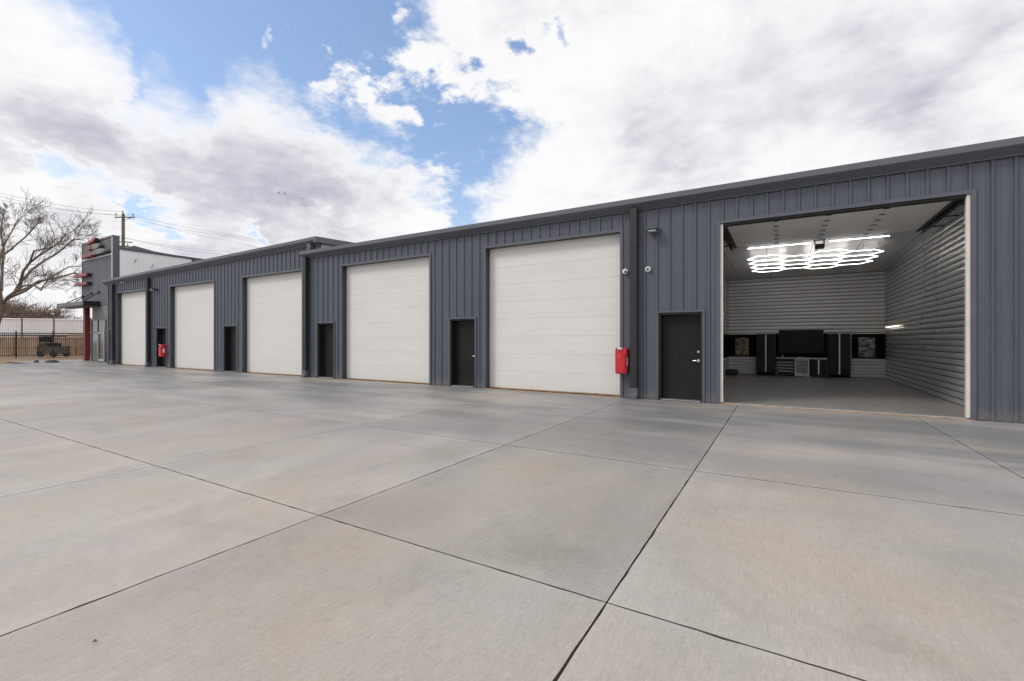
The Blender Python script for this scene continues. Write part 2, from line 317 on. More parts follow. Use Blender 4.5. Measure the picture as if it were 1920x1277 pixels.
def concrete_mat():
    m = bpy.data.materials.new('broomed_concrete'); m.use_nodes = True; t = m.node_tree; b = t.nodes['Principled BSDF']
    c = N(t, 'ShaderNodeTexCoord'); v = c.outputs['Object']
    at_ = N(t, 'ShaderNodeAttribute'); at_.attribute_name = 'tone'
    big = noise(t, v, .28, 5, .55, .4, loc=(2, 5, 0)); mid = noise(t, v, .9, 5, .6, .3, sc=(1, .45, 1)); sml = noise(t, v, 9, 6, .7)
    broom = noise(t, v, 1, 3, .7, 0, sc=(120, 9, 1)); broom2 = noise(t, v, 1, 3, .6, 0, sc=(38, .8, 1), loc=(7, 0, 0)); fine = noise(t, v, 160, 3, .7)
    base = mixc(t, sstep(t, mid, .25, .75), (.375, .343, .307), (.492, .450, .402))
    tan = sstep(t, noise(t, v, .42, 6, .62, .3, loc=(11, 3, 0)), .40, .74)
    base = mixc(t, mth(t, 'MULTIPLY', tan, .80), base, (.460, .378, .292))
    grey = sstep(t, noise(t, v, .36, 6, .62, .3, loc=(-5, 9, 0)), .44, .72)
    base = mixc(t, mth(t, 'MULTIPLY', grey, .55), base, (.385, .380, .368))
    pk = sstep(t, noise(t, v, .55, 6, .62, .3, loc=(25, -9, 0)), .46, .74)
    base = mixc(t, mth(t, 'MULTIPLY', pk, .40), base, (.475, .40, .36))
    sp = N(t, 'ShaderNodeSeparateXYZ'); t.links.new(v, sp.inputs[0])
    # greyer and darker towards the foot of the building, in streaks along the facade
    near = sstep(t, sp.outputs[1], 2.5, 9.5)
    strk = noise(t, v, 1, 7, .62, .2, sc=(.22, .75, 1), loc=(3, 0, 0))
    st = mth(t, 'MULTIPLY', near, sstep(t, strk, .30, .62))
    base = mixc(t, mth(t, 'MULTIPLY', st, .90), base, (.200, .205, .216))
    lt = mth(t, 'MULTIPLY', near, sstep(t, noise(t, v, 1, 6, .6, .2, sc=(.30, 1.3, 1), loc=(31, 7, 0)), .52, .72))  # sheen near the doors, put into the colour as pale streaks
    base = mixc(t, mth(t, 'MULTIPLY', lt, .40), base, (.42, .42, .43))
    dk = sstep(t, noise(t, v, .7, 5, .6, .4, loc=(40, 2, 0)), .50, .76)
    base = mixc(t, mth(t, 'MULTIPLY', dk, .42), base, (.245, .218, .185))
    spots = sstep(t, noise(t, v, 3.6, 3, .5, 0, loc=(4, 4, 0)), .71, .80)
    base = mixc(t, mth(t, 'MULTIPLY', spots, .45), base, (.20, .18, .16))
    pit = sstep(t, noise(t, v, 26, 3, .5, 0), .70, .78)
    base = mixc(t, mth(t, 'MULTIPLY', pit, .45), base, (.24, .22, .20))
    # tyre scuffs running out of the bays
    ty = N(t, 'ShaderNodeTexNoise'); ty.inputs['Scale'].default_value = 1; ty.inputs['Detail'].default_value = 4
    tm_ = N(t, 'ShaderNodeMapping'); tm_.inputs['Rotation'].default_value = (0, 0, .12); tm_.inputs['Scale'].default_value = (2.6, .10, 1); t.links.new(v, tm_.inputs[0]); t.links.new(tm_.outputs[0], ty.inputs['Vector'])
    base = mixc(t, mth(t, 'MULTIPLY', sstep(t, ty.outputs['Fac'], .60, .72), .16), base, (.24, .225, .21))
    grain = noise(t, v, 42, 5, .75)
    def dev(x, k): return mth(t, 'MULTIPLY', mth(t, 'SUBTRACT', x, .5), k)
    mul = mth(t, 'ADD', dev(sml, .22), 1.0)
    for x_, k_ in ((broom, .55), (broom2, .16), (fine, .55), (grain, .50)): mul = mth(t, 'ADD', mul, dev(x_, k_))
    mul = mth(t, 'MULTIPLY', mul, at_.outputs['Fac'])
    sc = N(t, 'ShaderNodeVectorMath', operation='SCALE'); t.links.new(base, sc.inputs[0]); t.links.new(mul, sc.inputs[3])
    t.links.new(sc.outputs[0], b.inputs['Base Color'])
    t.links.new(mth(t, 'SUBTRACT', mth(t, 'MULTIPLY_ADD', mid, .3, .46), mth(t, 'MULTIPLY', near, .16)), b.inputs['Roughness']); b.inputs['Specular IOR Level'].default_value = .45
    bn = N(t, 'ShaderNodeBump'); bn.inputs['Strength'].default_value = .35; bn.inputs['Distance'].default_value = .004
    t.links.new(mth(t, 'ADD', broom, mth(t, 'MULTIPLY', fine, .5)), bn.inputs['Height']); t.links.new(bn.outputs[0], b.inputs['Normal'])
    return m
M['concrete'] = concrete_mat()
M['joint'] = mat('joint_filler', (.105, .092, .078), .9, 0, .2, 5)

# ---------------------------------------------------------------- ground
FY = 11.85                                   # facade plane
bm = BM(); quad(bm, (-900, -400, -.06), (500, -400, -.06), (500, 900, -.06), (-900, 900, -.06))
tag(obj('ground', bm, M['dirt']), kind='structure')
rnd = random.Random(4)
xs = [-0.86, 2.27, 5.4, 8.5, 11.6, 14.7]
left = [-3.41, -6.44, -9.2, -12.05]
x = -12.05
while x > -40: x -= 3.02; left.append(x)
left[-1] = -42.4
xs = left[::-1] + xs
ys = [-18.8, -15.7, -12.7, -9.6, -6.6, -3.6, -0.55, 2.52, 5.58, 8.62, 11.80]
bm = BM(); lay = bm.verts.layers.float.new('tone')
jr = random.Random(77)
def slab(x0, x1, y0, y1, tone):
    """one concrete panel: worn pale margin, slightly ragged arris, dark joint faces"""
    g = .0046; b = .0012; m_ = .13; gy = .0052 if y0 < 2.6 else .0088
    def edge_pts(z, off, rag):
        P = []
        X0, X1 = x0+off, x1-off; Y0, Y1 = y0+off+(gy-g), y1-off-(gy-g)
        for (ax, ay, bx, by, nx, ny) in ((X0, Y0, X1, Y0, 0, 1), (X1, Y0, X1, Y1, -1, 0), (X1, Y1, X0, Y1, 0, -1), (X0, Y1, X0, Y0, 1, 0)):
            for k in range(26):
                t = k/26; r = rags[len(P)]*rag if k else 0
                P.append((ax+(bx-ax)*t+nx*r, ay+(by-ay)*t+ny*r, z))
        return P
    rags = [abs(jr.gauss(0, .0022)) if jr.random() > .06 else jr.uniform(.004, .011) for _ in range(104)]
    rings = [(edge_pts(-.02, g, 0), .9), (edge_pts(-b, g, 1), 1.0), (edge_pts(0, g+b, 1), 1.05), (edge_pts(0, m_, 0), 1.0)]
    V_ = []
    for P, f_ in rings:
        r_ = [bm.verts.new(p_) for p_ in P]
        for v_ in r_: v_[lay] = tone*f_
        V_.append(r_)
    for q, (r0, r1) in enumerate(zip(V_, V_[1:])):
        for k in range(104):
            fc = bm.faces.new((r0[k], r0[(k+1) % 104], r1[(k+1) % 104], r1[k])); fc.material_index = 1 if q == 0 else 0
    bm.faces.new(V_[-1])
for i in range(len(xs)-1):
    for j in range(len(ys)-1):
        tone = rnd.uniform(.93, 1.07)
        if abs(xs[i]+3.41) < .01: tone = {2.52: .86, 5.58: .84, -0.55: .92, 8.62: .92}.get(ys[j], tone)
        if abs(xs[i]+0.86) < .01: tone = {2.52: 1.02, -0.55: 1.0, 5.58: 1.02, 8.62: 1.0}.get(ys[j], tone)
        if abs(xs[i]+6.44) < .01: tone = {-0.55: 1.03, 2.52: 1.0}.get(ys[j], tone)
        slab(xs[i], xs[i+1], ys[j], ys[j+1], tone)
for (a, b_, c_, d_) in [(-47.5, -45, 9.6, 13.6), (-45, -42.4, 9.6, 11.8), (-45, -42.4, 11.8, 13.6), (-42.4, -39.5, 11.8, 13.6), (-39.5, -37.0, 11.8, 13.6)]:
    slab(a, b_, c_, d_, rnd.uniform(.95, 1.05))
p = obj('concrete_pavement', bm, M['concrete']); tag(p, kind='structure'); p.data.materials.append(M['joint'])
bm = BM(); quad(bm, (-42.4, -18.9, -.018), (14.8, -18.9, -.018), (14.8, 11.85, -.018), (-42.4, 11.85, -.018))
quad(bm, (-47.6, 9.5, -.022), (-36.9, 9.5, -.022), (-36.9, 13.6, -.022), (-47.6, 13.6, -.022))
tag(obj('pavement_base', bm, M['joint']), kind='structure')

# ---------------------------------------------------------------- corrugated wall sheets
def corrugated(bm, rects, y=FY, pitch=.305, x_off=0.03, plane='y', side=-1, rib=.033):
    """vertical ribbed sheet in plane y (or plane x when plane='x'); each rect x0,x1,z0,z1(,z1b)"""
    for r in rects:
        x0, x1, z0, z1 = r[:4]; z1b = r[4] if len(r) > 4 else z1
        pts = []
        k0 = math.floor((x0-x_off)/pitch)-1; k1 = math.ceil((x1-x_off)/pitch)+1
        for k in range(k0, k1):
            c = x_off + k*pitch
            pts += [(c-.034, 0), (c-.020, rib), (c+.020, rib), (c+.034, 0), (c+.095, 0), (c+.103, .004), (c+.118, .004), (c+.126, 0), (c+.179, 0), (c+.187, .004), (c+.202, .004), (c+.210, 0)]
        cl = []
        def val(xq):
            for (a, h), (b, h2) in zip(pts, pts[1:]):
                if a <= xq <= b: return h if b == a else h+(h2-h)*(xq-a)/(b-a)
            return 0
        cl = [(x0, val(x0))] + [q for q in pts if x0 < q[0] < x1] + [(x1, val(x1))]
        prev = None
        for (xq, h) in cl:
            zt = z1 + (z1b-z1)*(xq-x0)/(x1-x0)
            if plane == 'y': a = bm.verts.new((xq, y+side*h, z0)); b = bm.verts.new((xq, y+side*h, zt))
            else: a = bm.verts.new((y+side*h, xq, z0)); b = bm.verts.new((y+side*h, xq, zt))
            if prev: bm.faces.new((prev[0], a, b, prev[1]))
            prev = (a, b)
def screws(bm, rects, zs, pitch=.305, x_off=.03):
    for x0, x1, z0, z1 in rects:
        k = math.ceil((x0-x_off)/pitch)
        while x_off+k*pitch < x1-.07:
            for z in zs:
                if z0 < z < z1:
                    c = x_off+k*pitch+.065; box(bm, c-.008, c+.008, FY-.008, FY+.001, z-.008, z+.008)
            k += 1

def sectional_door(name, x0, x1, parent, top=4.5, y=12.06):
    """white sectional door closed in its opening: 8 sections with fine ribs"""
    bm = BM(); zs = [];  z = .03; k = 0; sec = .535
    prof = []
    while z < top:
        s = z; prof += [(0.007, s), (0.0, s+.006)]
        for q in range(1, 8):
            c = s + q*sec/8; prof += [(0, c-.006), (.0028, c), (0, c+.006)]
        prof += [(0, s+sec-.008), (.007, s+sec-.002)]
        z += sec
    prev = None
    for dy, zz in prof:
        a = bm.verts.new((x0-.06, y+dy, zz)); b = bm.verts.new((x1+.06, y+dy, zz))
        if prev: bm.faces.new((prev[0], prev[1], b, a))
        prev = (a, b)
    d = obj(name, bm, M['door_white'], parent)
    b = BM(); box(b, x0-.02, x1+.02, y-.012, y+.03, 0.004, .032); obj('bottom_seal', b, M['tan'], d)
    return d
def opening_trim(x0, x1, ztop, parent, y=FY, depth=.23, w=.075, m1='facade_trim'):
    """flat trim around an opening and its return into the wall"""
    b = BM()
    box(b, x0-w, x0, y-.036, y+.02, 0, ztop+w); box(b, x1, x1+w, y-.036, y+.02, 0, ztop+w); box(b, x0, x1, y-.036, y+.02, ztop, ztop+w)
    obj('opening_trim', b, M[m1], parent)
    b = BM()
    box(b, x0-w+.01, x0-.002, y+.02, y+depth, 0, ztop+w-.01); box(b, x1+.002, x1+w-.01, y+.02, y+depth, 0, ztop+w-.01); box(b, x0-.002, x1+.002, y+.02, y+depth, ztop+.002, ztop+w-.01)
    obj('jamb', b, M['reveal'], parent)
def man_door(x0, x1, parent, h=2.13, y=12.07, handle=True, bolts=True):
    f = BM(); w = .05
    box(f, x0, x0+w, FY+.02, y+.03, 0, h+.07); box(f, x1-w, x1, FY+.02, y+.03, 0, h+.07); box(f, x0+w, x1-w, FY+.02, y+.03, h+.02, h+.07)
    b = BM(); box(b, x0+w+.004, x1-w-.004, y, y+.045, .03, h+.016, .003)
    d = obj('personnel_door', b, M['door_black'], parent)
    obj('door_frame', f, M['black'], d)
    t = BM(); box(t, x0+w, x1-w, FY-.02, y+.02, 0.004, .028, .004); obj('threshold', t, M['alu'], d)
    hx = x1-w-.075
    b = BM(); cyl(b, (hx, y, 1.0), (hx, y-.02, 1.0), .036, 16); cyl(b, (hx, y-.02, 1.0), (hx, y-.06, 1.0), .012, 8)
    tube(b, [(hx+.01, y-.058, 1.0), (hx-.05, y-.062, 1.0), (hx-.125, y-.052, .998)], [.012, .011, .009], 8)
    obj('handle', b, M['steel'], d, smooth=False)
    b = BM(); cyl(b, (hx, y, 1.22), (hx, y-.018, 1.22), .028, 14); cyl(b, (hx, y-.018, 1.22), (hx, y-.026, 1.22), .014, 10); obj('deadbolt', b, M['steel'], d)
    for z in (.22, 1.1, 1.95): b = BM(); cyl(b, (x0+w, y-.006, z-.05), (x0+w, y-.006, z+.05), .009, 8); obj('hinge', b, M['black'], d)
    b = BM(); ww = .05
    box(b, x0-ww, x0, FY-.036, FY+.02, 0, h+.12); box(b, x1, x1+ww, FY-.036, FY+.02, 0, h+.12); box(b, x0, x1, FY-.036, FY+.02, h+.07, h+.12)
    obj('door_trim', b, M['facade_trim'], d)
def downspout(x0, x1, ztop, parent, y0=FY-.20):
    b = BM(); box(b, x0, x1, y0, FY-.05, .27, ztop, .012)
    for z in (1.3, 2.6, 3.9): box(b, x0-.006, x1+.006, y0-.006, FY-.034, z, z+.03)
    d = obj('downspout', b, M['dspout'], parent)
    b = BM(); prism_x(b, [(y0-.012, .28), (FY-.05, .28), (FY-.05, .06), (y0-.0, .01), (y0-.07, .01), (y0-.07, .09), (y0-.012, .14)], x0-.012, x1+.012)
    obj('downspout_shoe', b, M['facade_trim'], d)
    return d
def gutter(bm, x0, x1, z0, z1, y=FY, out=.27, h=.30):
    """eave gutter: upper upright lip, lower face raking back"""
    prof = [(y-out, h), (y-out, h-.125), (y-out+.015, h-.14), (y-.07, .015), (y-.07, 0), (y-.038, 0), (y-.038, h)]
    prism_x(bm, prof, x0, x1, z0, z1)

# ---------------------------------------------------------------- right-hand (near) building
nb = empty('garage_building', (-6.5, FY, 0), 'long blue-grey ribbed metal garage building with the open bay, nearest the camera', 'garage building')
RX0, RX1 = -16.78, 9.0; WT = 4.97
ops = [(-14.66, -10.24, 4.38), (-7.95, -3.67, 4.38), (-1.25, 3.09, 4.28)]
mds = [(-16.13, -15.13), (-9.36, -8.36), (-2.68, -1.64)]
DH = 2.20
def wall_rects(x0, x1, ops, mds, zt):
    cuts = [x0, x1]; R_ = []
    holes = [(a, b, h+.05) for a, b, h in ops] + [(a, b, DH) for a, b in mds]
    holes.sort(); cur = x0
    for a, b, h in holes:
        if a > cur: R_.append((cur, a, 0.0, zt))
        R_.append((a, b, h, zt)); cur = b
    R_.append((cur, x1, 0.0, zt)); return R_
rr = wall_rects(RX0, RX1, ops, mds, WT)
bm = BM(); corrugated(bm, rr); screws(bm, [r for r in rr if r[1] > -12], (.12, 1.55, 3.05, 4.55)); obj('wall', bm, M['facade'], nb)
bm = BM(); box(bm, RX0, RX1, FY+.235, FY+.26, 4.46, WT)                        # backing inside the header
box(bm, RX1-.02, RX1, FY+.01, 24, 0, WT); box(bm, RX0, RX0+.05, 12.1, 24, 0, WT-.05); box(bm, RX0, RX1, 24, 24.05, 0, 5.4)
obj('rear_and_end_walls', bm, M['facade_trim'], nb)
bm = BM(); gutter(bm, RX0-.17, RX1+.2, 4.86, 4.86, h=.27); 
obj('gutter', bm, M['gutter'], nb)
bm = BM(); v = [(RX0-.1, FY-.05, 5.12), (RX1+.2, FY-.05, 5.12), (RX1+.2, 24.2, 5.62), (RX0-.1, 24.2, 5.62)]
quad(bm, *v); quad(bm, *[(a, b, c-.05) for a, b, c in v[::-1]])
obj('roof', bm, M['roof'], nb)
bm = BM(); box(bm, RX0-.03, RX0+.09, FY-.042, FY+.02, 0, 4.87); box(bm, RX0-.03, RX0-.002, FY-.04, FY+.3, 0, 4.87); obj('corner_trim', bm, M['facade_trim'], nb)
for a, b, h in ops: opening_trim(a, b, h, nb)
sectional_door('overhead_door', ops[0][0], ops[0][1], nb); sectional_door('overhead_door', ops[1][0], ops[1][1], nb)
for a, b in mds: man_door(a, b, nb)
downspout(-3.36, -3.18, 4.9, nb); downspout(-16.93+.10, -16.70+.06, 4.9, nb)
# open bay: white seals, black head, sill
bm = BM(); box(bm, -1.247, -1.19, FY+.01, FY+.05, .03, 4.275); obj('jamb_seal', bm, M['seal'], nb)
bm = BM(); box(bm, 3.035, 3.087, FY+.0, FY+.10, .03, 4.275); obj('jamb_seal', bm, M['seal'], nb)
bm = BM(); box(bm, -1.19, 3.035, FY+.02, FY+.20, 4.235, 4.275); obj('head_seal', bm, M['black'], nb)
for a, b, h in ops: bm = BM(); box(bm, a-.02, b+.02, FY-.055, FY-.005, -.02, .012); obj('joint_board', bm, M['tan'], nb)

# ---------------------------------------------------------------- left-hand (far, slightly taller) building
lb = empty('garage_building', (-26.5, FY, 0), 'farther and slightly taller blue-grey ribbed metal garage building with three closed doors', 'garage building')
LX0, LX1 = -36.86, -16.84
lops = [(-35.5, -31.25, 4.42), (-28.6, -24.06, 4.42), (-21.57, -17.13, 4.42)]
lmds = [(-36.62, -36.0), (-30.2, -29.0), (-23.17, -22.07)]
def ltop(x): return 5.0 + (x-LX0)/(LX1-LX0)*.34
bm = BM()
for r in wall_rects(LX0, LX1, lops, lmds, 0):
    corrugated(bm, [(r[0], r[1], r[2], ltop(r[0]), ltop(r[1]))])
corrugated(bm, [(-16.84, -16.15, 5.13, ltop(-16.84), ltop(-16.15))])
obj('wall', bm, M['facade'], lb)
bm = BM(); gutter(bm, LX0-.25, -16.0, 5.28-.27, 5.35, h=.29); obj('gutter', bm, M['gutter'], lb)
bm = BM(); prism_x(bm, [(FY-.30, .0), (FY-.30, .22), (FY+11, .79), (FY+11, .57)], -16.0, -15.86, 5.35+.06, 5.35+.06)
obj('rake_trim', bm, M['gutter'], lb)
bm = BM(); v = [(LX0-.2, FY-.05, 5.30), (-15.9, FY-.05, 5.63), (-15.9, 24.2, 6.2), (LX0-.2, 24.2, 5.9)]
quad(bm, *v); quad(bm, *[(a, b, c-.05) for a, b, c in v[::-1]]); obj('roof', bm, M['roof'], lb)
bm = BM(); corrugated(bm, [(FY+.14, 24, 0, 5.42, 5.95)], y=-16.15, plane='x', side=1); obj('end_wall', bm, M['white_wall'], lb)
bm = BM(); box(bm, -16.27, -16.115, FY-.045, FY+.14, 5.13, 5.42); box(bm, LX0-.03, LX0+.06, FY-.042, FY+.02, 0, 5.02)
box(bm, LX0-.03, LX0, FY+.02, 24, 0, 5.0); box(bm, LX0, LX1, FY+.24, FY+.26, 4.5, 5.0); obj('corner_trim', bm, M['facade_trim'], lb)
bm = BM(); prism_y(bm, [(-16.50, 5.42), (-16.30, 5.42), (-16.30, 5.2), (-16.36, 5.1), (-16.44, 5.1), (-16.50, 5.2)], FY-.24, FY-.05); obj('leader_head', bm, M['facade_trim'], lb)
for a, b, h in lops:
    opening_trim(a, b, h, lb); sectional_door('overhead_door', a, b, lb)
for a, b, h in lops: bm = BM(); box(bm, a-.02, b+.02, FY-.055, FY-.005, -.02, .012); obj('joint_board', bm, M['tan'], lb)
for a, b in lmds: man_door(a, b, lb)
downspout(-31.08, -30.86, 5.05, lb); downspout(-35.93, -35.70, 5.0, lb)

# ---------------------------------------------------------------- bay interior
IX0, IX1, IY1 = -2.08, 3.55, 23.0
def cz(y): return 4.50 - (y-12)/11*.24
bm = BM(); quad(bm, (IX0, FY-.003, .006), (IX1, FY-.003, .006), (IX1, IY1, .006), (IX0, IY1, .006))
tag(obj('garage_floor', bm, M['floor_in']), kind='structure')
def slat_sheet(bm, a0, a1, z0, z1, plane, pos, sgn, pitch=.152, z1b=None):
    """horizontal slats with a recessed groove; plane 'x' or 'y'"""
    prof = []; z = z0
    while z < z1:
        prof += [(0, z), (-.007, z+pitch*.15), (-.010, z+pitch*.38), (-.007, z+pitch*.60), (0, z+pitch*.74), (.022, z+pitch*.76), (.024, z+pitch*.92), (.003, z+pitch*.995)]; z += pitch
    prof = [(d, min(zz, z1)) for d, zz in prof]; prev = None
    for d, zz in prof:
        q = pos + sgn*d
        a, b = ((q, a0, zz), (q, a1, zz)) if plane == 'x' else ((a0, q, zz), (a1, q, zz))
        va, vb = bm.verts.new(a), bm.verts.new(b)
        if prev and (Vector(a)-prev[0].co).length > 1e-5: bm.faces.new((prev[0], prev[1], vb, va))
        prev = (va, vb)
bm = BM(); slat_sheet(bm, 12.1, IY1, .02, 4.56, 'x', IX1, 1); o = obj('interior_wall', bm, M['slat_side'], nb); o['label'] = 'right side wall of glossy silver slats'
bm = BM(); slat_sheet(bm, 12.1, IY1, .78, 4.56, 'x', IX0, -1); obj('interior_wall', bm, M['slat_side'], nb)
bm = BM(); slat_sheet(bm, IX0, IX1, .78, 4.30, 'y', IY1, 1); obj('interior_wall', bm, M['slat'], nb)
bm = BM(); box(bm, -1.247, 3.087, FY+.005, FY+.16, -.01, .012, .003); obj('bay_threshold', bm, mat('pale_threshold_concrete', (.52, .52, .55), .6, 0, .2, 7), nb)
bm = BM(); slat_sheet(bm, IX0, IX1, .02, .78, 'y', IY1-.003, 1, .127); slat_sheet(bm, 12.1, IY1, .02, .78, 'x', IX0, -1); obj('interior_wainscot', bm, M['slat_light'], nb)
bm = BM(); box(bm, IX1+.02, IX1+.05, 12.1, IY1, 0, 4.8); box(bm, IX0-.05, IX0-.02, 12.1, IY1, 0, 4.8); box(bm, IX0, IX1, IY1+.02, IY1+.05, 0, 4.8)
obj('partition_wall', bm, M['facade_trim'], nb)
bm = BM(); quad(bm, (IX0, 12.09, cz(12)), (IX1, 12.09, cz(12)), (IX1, IY1, cz(23)), (IX0, IY1, cz(23))); quad(bm, (IX0, 12.1, cz(12)+.05), (IX0, IY1, cz(23)+.05), (IX1, IY1, cz(23)+.05), (IX1, 12.1, cz(12)+.05))
obj('ceiling', bm, M['ceil'], nb)
# overhead door rolled up under the ceiling
bm = BM()
for k in range(6): box(bm, -1.22, 3.03, 12.12+k*.548, 12.12+k*.548+.541, 4.345, 4.385, .004)
od = obj('overhead_door', bm, M['door_white_dn'], nb); od['label'] = 'open sectional door raised flat under the bay ceiling'
for xx in (-.11, .93, 1.96):
    for k in range(6):
        b = BM(); yy = 12.12+.548*k+.27*(k == 0)*0+.41
        box(b, xx-.06, xx+.06, yy-.022, yy+.022, 4.338, 4.346); cyl(b, (xx-.05, yy, 4.335), (xx+.05, yy, 4.335), .008, 6)
        obj('door_hinge', b, M['iron'], od)
for sx, s in ((-1.30, -1), (3.13, 1)):
    b = BM(); box(b, sx-.03, sx+.03, 12.1, 15.55, 4.27, 4.285); box(b, sx+s*.03-.004, sx+s*.03+.004, 12.1, 15.55, 4.27, 4.36); box(b, sx-.03, sx+.03, 12.1, 15.55, 4.350, 4.365)
    box(b, sx-s*.10-.04, sx-s*.10+.04, 12.3, 15.45, 4.31, 4.34)
    for yy in (13.2, 14.3, 15.4): box(b, sx-.012, sx+.012, yy, yy+.03, 4.35, cz(yy)); box(b, sx-.45 if s < 0 else sx, sx if s < 0 else sx+.40, yy, yy+.03, 4.385, 4.41)
    obj('door_track', b, M['iron'], nb)

op_ = empty('garage_door_opener', (.95, 15.8, 4.2), 'black motor unit hanging from the bay ceiling behind the raised door', 'door opener')
b = BM(); box(b, .84, 1.07, 15.66, 15.98, 4.16, 4.27, .02); obj('motor_housing', b, M['iron'], op_)
b = BM()
for a in (.84, 1.06): box(b, a-.015, a+.015, 15.80, 15.83, 4.27, cz(15.8))
box(b, .80, 1.10, 15.79, 15.84, 4.385, 4.41); obj('hanger', b, M['iron'], op_)
b = BM(); tube(b, [(.90, 15.85, 4.13), (.86, 16.3, 4.16), (.80, 17.2, 4.19), (.74, 18.6, 4.19), (.70, 20.6, cz(20.6))], .008, 5); obj('power_cord', b, M['iron'], op_)

# hexagonal LED grid
HZ = 4.16; s = .55; hx0, hy0 = -.95+s, 16.35+s*.866
hexroot = empty('hexagon_light', (.9, 18.2, HZ), 'glowing white hexagon grid light hanging under the bay ceiling', 'ceiling light')
edges = {}; nodes = {}
key = lambda q: (round(q[0], 2), round(q[1], 2))
for i in range(4):
    for j in range(4 if i % 2 == 0 else 3):
        cx = hx0+i*1.5*s; cy = hy0+j*math.sqrt(3)*s+(0 if i % 2 == 0 else math.sqrt(3)*s/2)
        vs = [(cx+s*math.cos(math.pi/3*k), cy+s*math.sin(math.pi/3*k)) for k in range(6)]
        for k in range(6):
            a, b_ = vs[k], vs[(k+1) % 6]; kk = tuple(sorted((key(a), key(b_)))); edges[kk] = (a, b_)
            nodes[key(a)] = nodes.get(key(a), 0)+1
tb = BM(); cyl(tb, (-s/2+.02, 0, 0), (s/2-.02, 0, 0), .0095, 8); tm = bpy.data.meshes.new('light_tube'); tb.to_mesh(tm); tb.free(); tm.materials.append(M['led'])
for a, b_ in edges.values():
    o = bpy.data.objects.new('light_tube', tm); COL.objects.link(o); o.parent = hexroot
    o.location = Vector(((a[0]+b_[0])/2, (a[1]+b_[1])/2, HZ)) - hexroot.location; o.rotation_euler = (0, 0, math.atan2(b_[1]-a[1], b_[0]-a[0]))
nb_ = BM(); ball(nb_, (0, 0, 0), .016, seg=8); nm = bpy.data.meshes.new('connector'); nb_.to_mesh(nm); nb_.free(); nm.materials.append(M['led_node'])
for k in nodes:
    o = bpy.data.objects.new('connector', nm); COL.objects.link(o); o.parent = hexroot; o.location = Vector((k[0], k[1], HZ)) - hexroot.location
b = BM()
for (a, c) in ((-.4, 16.9), (2.1, 16.9), (-.4, 19.6), (2.1, 19.6), (.85, 18.3)): cyl(b, (a, c, HZ), (a, c, cz(c)), .003, 4)
obj('hanging_wire', b, M['wire'], hexroot)

lr = empty('added_bar_light', (.8, 15.6, 4.3), 'thin straight glowing bar added to brighten the bay ceiling behind the raised door', 'ceiling light')  # glowing bar added for a bright line here, also brightens the ceiling around it
for a_, c_ in ((-.88, .72), (1.18, 2.5)):
    b = BM(); cyl(b, (a_, 15.62, 4.30), (c_, 15.62, 4.30), .011, 8); o = obj('light_tube', b, M['led'], lr)
    b = BM(); box(b, a_, c_, 15.60, 15.64, 4.315, 4.335); obj('housing', b, M['white'], o)
    b = BM(); cyl(b, ((a_+c_)/2, 15.62, 4.33), ((a_+c_)/2, 15.62, cz(15.62)), .006, 5); obj('hanger', b, M['wire'], lr)

# back wall fittings
b = BM(); box(b, IX0+.002, -.95, IY1-.03, IY1-.005, .78, 1.77); box(b, IX0+.004, IX0+.03, 20.4, IY1-.03, .78, 1.77); pa = obj('display_panel', b, M['panel_black'], loc=(-1.5, IY1-.02, .78))
tag(pa, 'black wall panel with the sepia picture, left end of the bay', 'wall panel', 'black display panels on the back wall')
b = BM(); box(b, 2.47, IX1-.002, IY1-.03, IY1-.005, .78, 1.77); pb = obj('display_panel', b, M['panel_black'], loc=(3.0, IY1-.02, .78))
tag(pb, 'black wall panel with the grey picture, in the right corner of the bay', 'wall panel', 'black display panels on the back wall')
for (x0, x1, m_, lab) in ((-1.79, -1.25, 'print_a', 'unframed sepia and white picture on the left black panel'), (2.69, 3.22, 'print_b', 'unframed grey-blue picture on the right black panel')):
    b = BM(); box(b, x0, x1, IY1-.05, IY1-.031, .83, 1.63); tag(obj('picture', b, M[m_], loc=((x0+x1)/2, IY1-.04, .83)), lab, 'picture', 'pictures on the back wall')
def tall_cab(x0, x1, lab):
    r = empty('tall_cabinet', ((x0+x1)/2, 22.7, 0), lab, 'cabinet', 'tall charcoal cabinets')
    y = 22.45; xm = (x0+x1)/2
    b = BM(); box(b, x0, x1, y+.02, 22.965, .12, 1.78, .004); obj('carcass', b, M['cab'], r)
    b = BM(); box(b, x0+.01, x1-.01, y+.06, 22.96, .0, .12); obj('plinth', b, M['panel_black'], r)
    for a, c in ((x0+.006, xm-.022), (xm+.022, x1-.006)):
        b = BM(); box(b, a, c, y, y+.02, .13, 1.775, .003); obj('door', b, M['cab'], r)
    b = BM(); box(b, xm-.02, xm+.02, y-.012, y+.018, .14, 1.76, .003); obj('handle', b, M['alu'], r)
tall_cab(-.93, -.21, 'tall charcoal two-door cabinet left of the workbench'); tall_cab(1.66, 2.38, 'tall charcoal two-door cabinet right of the workbench')
b = BM(); box(b, -.205, 1.655, IY1-.03, IY1-.005, .78, 1.80); tag(obj('backsplash', b, M['panel_black'], loc=(.7, IY1-.02, .78)), 'black backboard between the two tall cabinets above the workbench', 'wall panel')
tv = empty('television', (.72, 22.9, .92), 'large black flat television above the workbench', 'television')
b = BM(); box(b, -.08, 1.52, 22.89, 22.95, .98, 1.95, .008); obj('casing', b, M['black'], tv)
b = BM(); box(b, -.06, 1.50, 22.884, 22.889, 1.0, 1.93); obj('screen', b, M['screen'], tv)
wb = empty('workbench', (.70, 22.7, 0), 'pale-topped workbench with drawers and a cupboard under the television', 'workbench')
b = BM(); box(b, -.19, 1.60, 22.36, 22.96, .735, .775, .005); obj('worktop', b, M['bench'], wb)
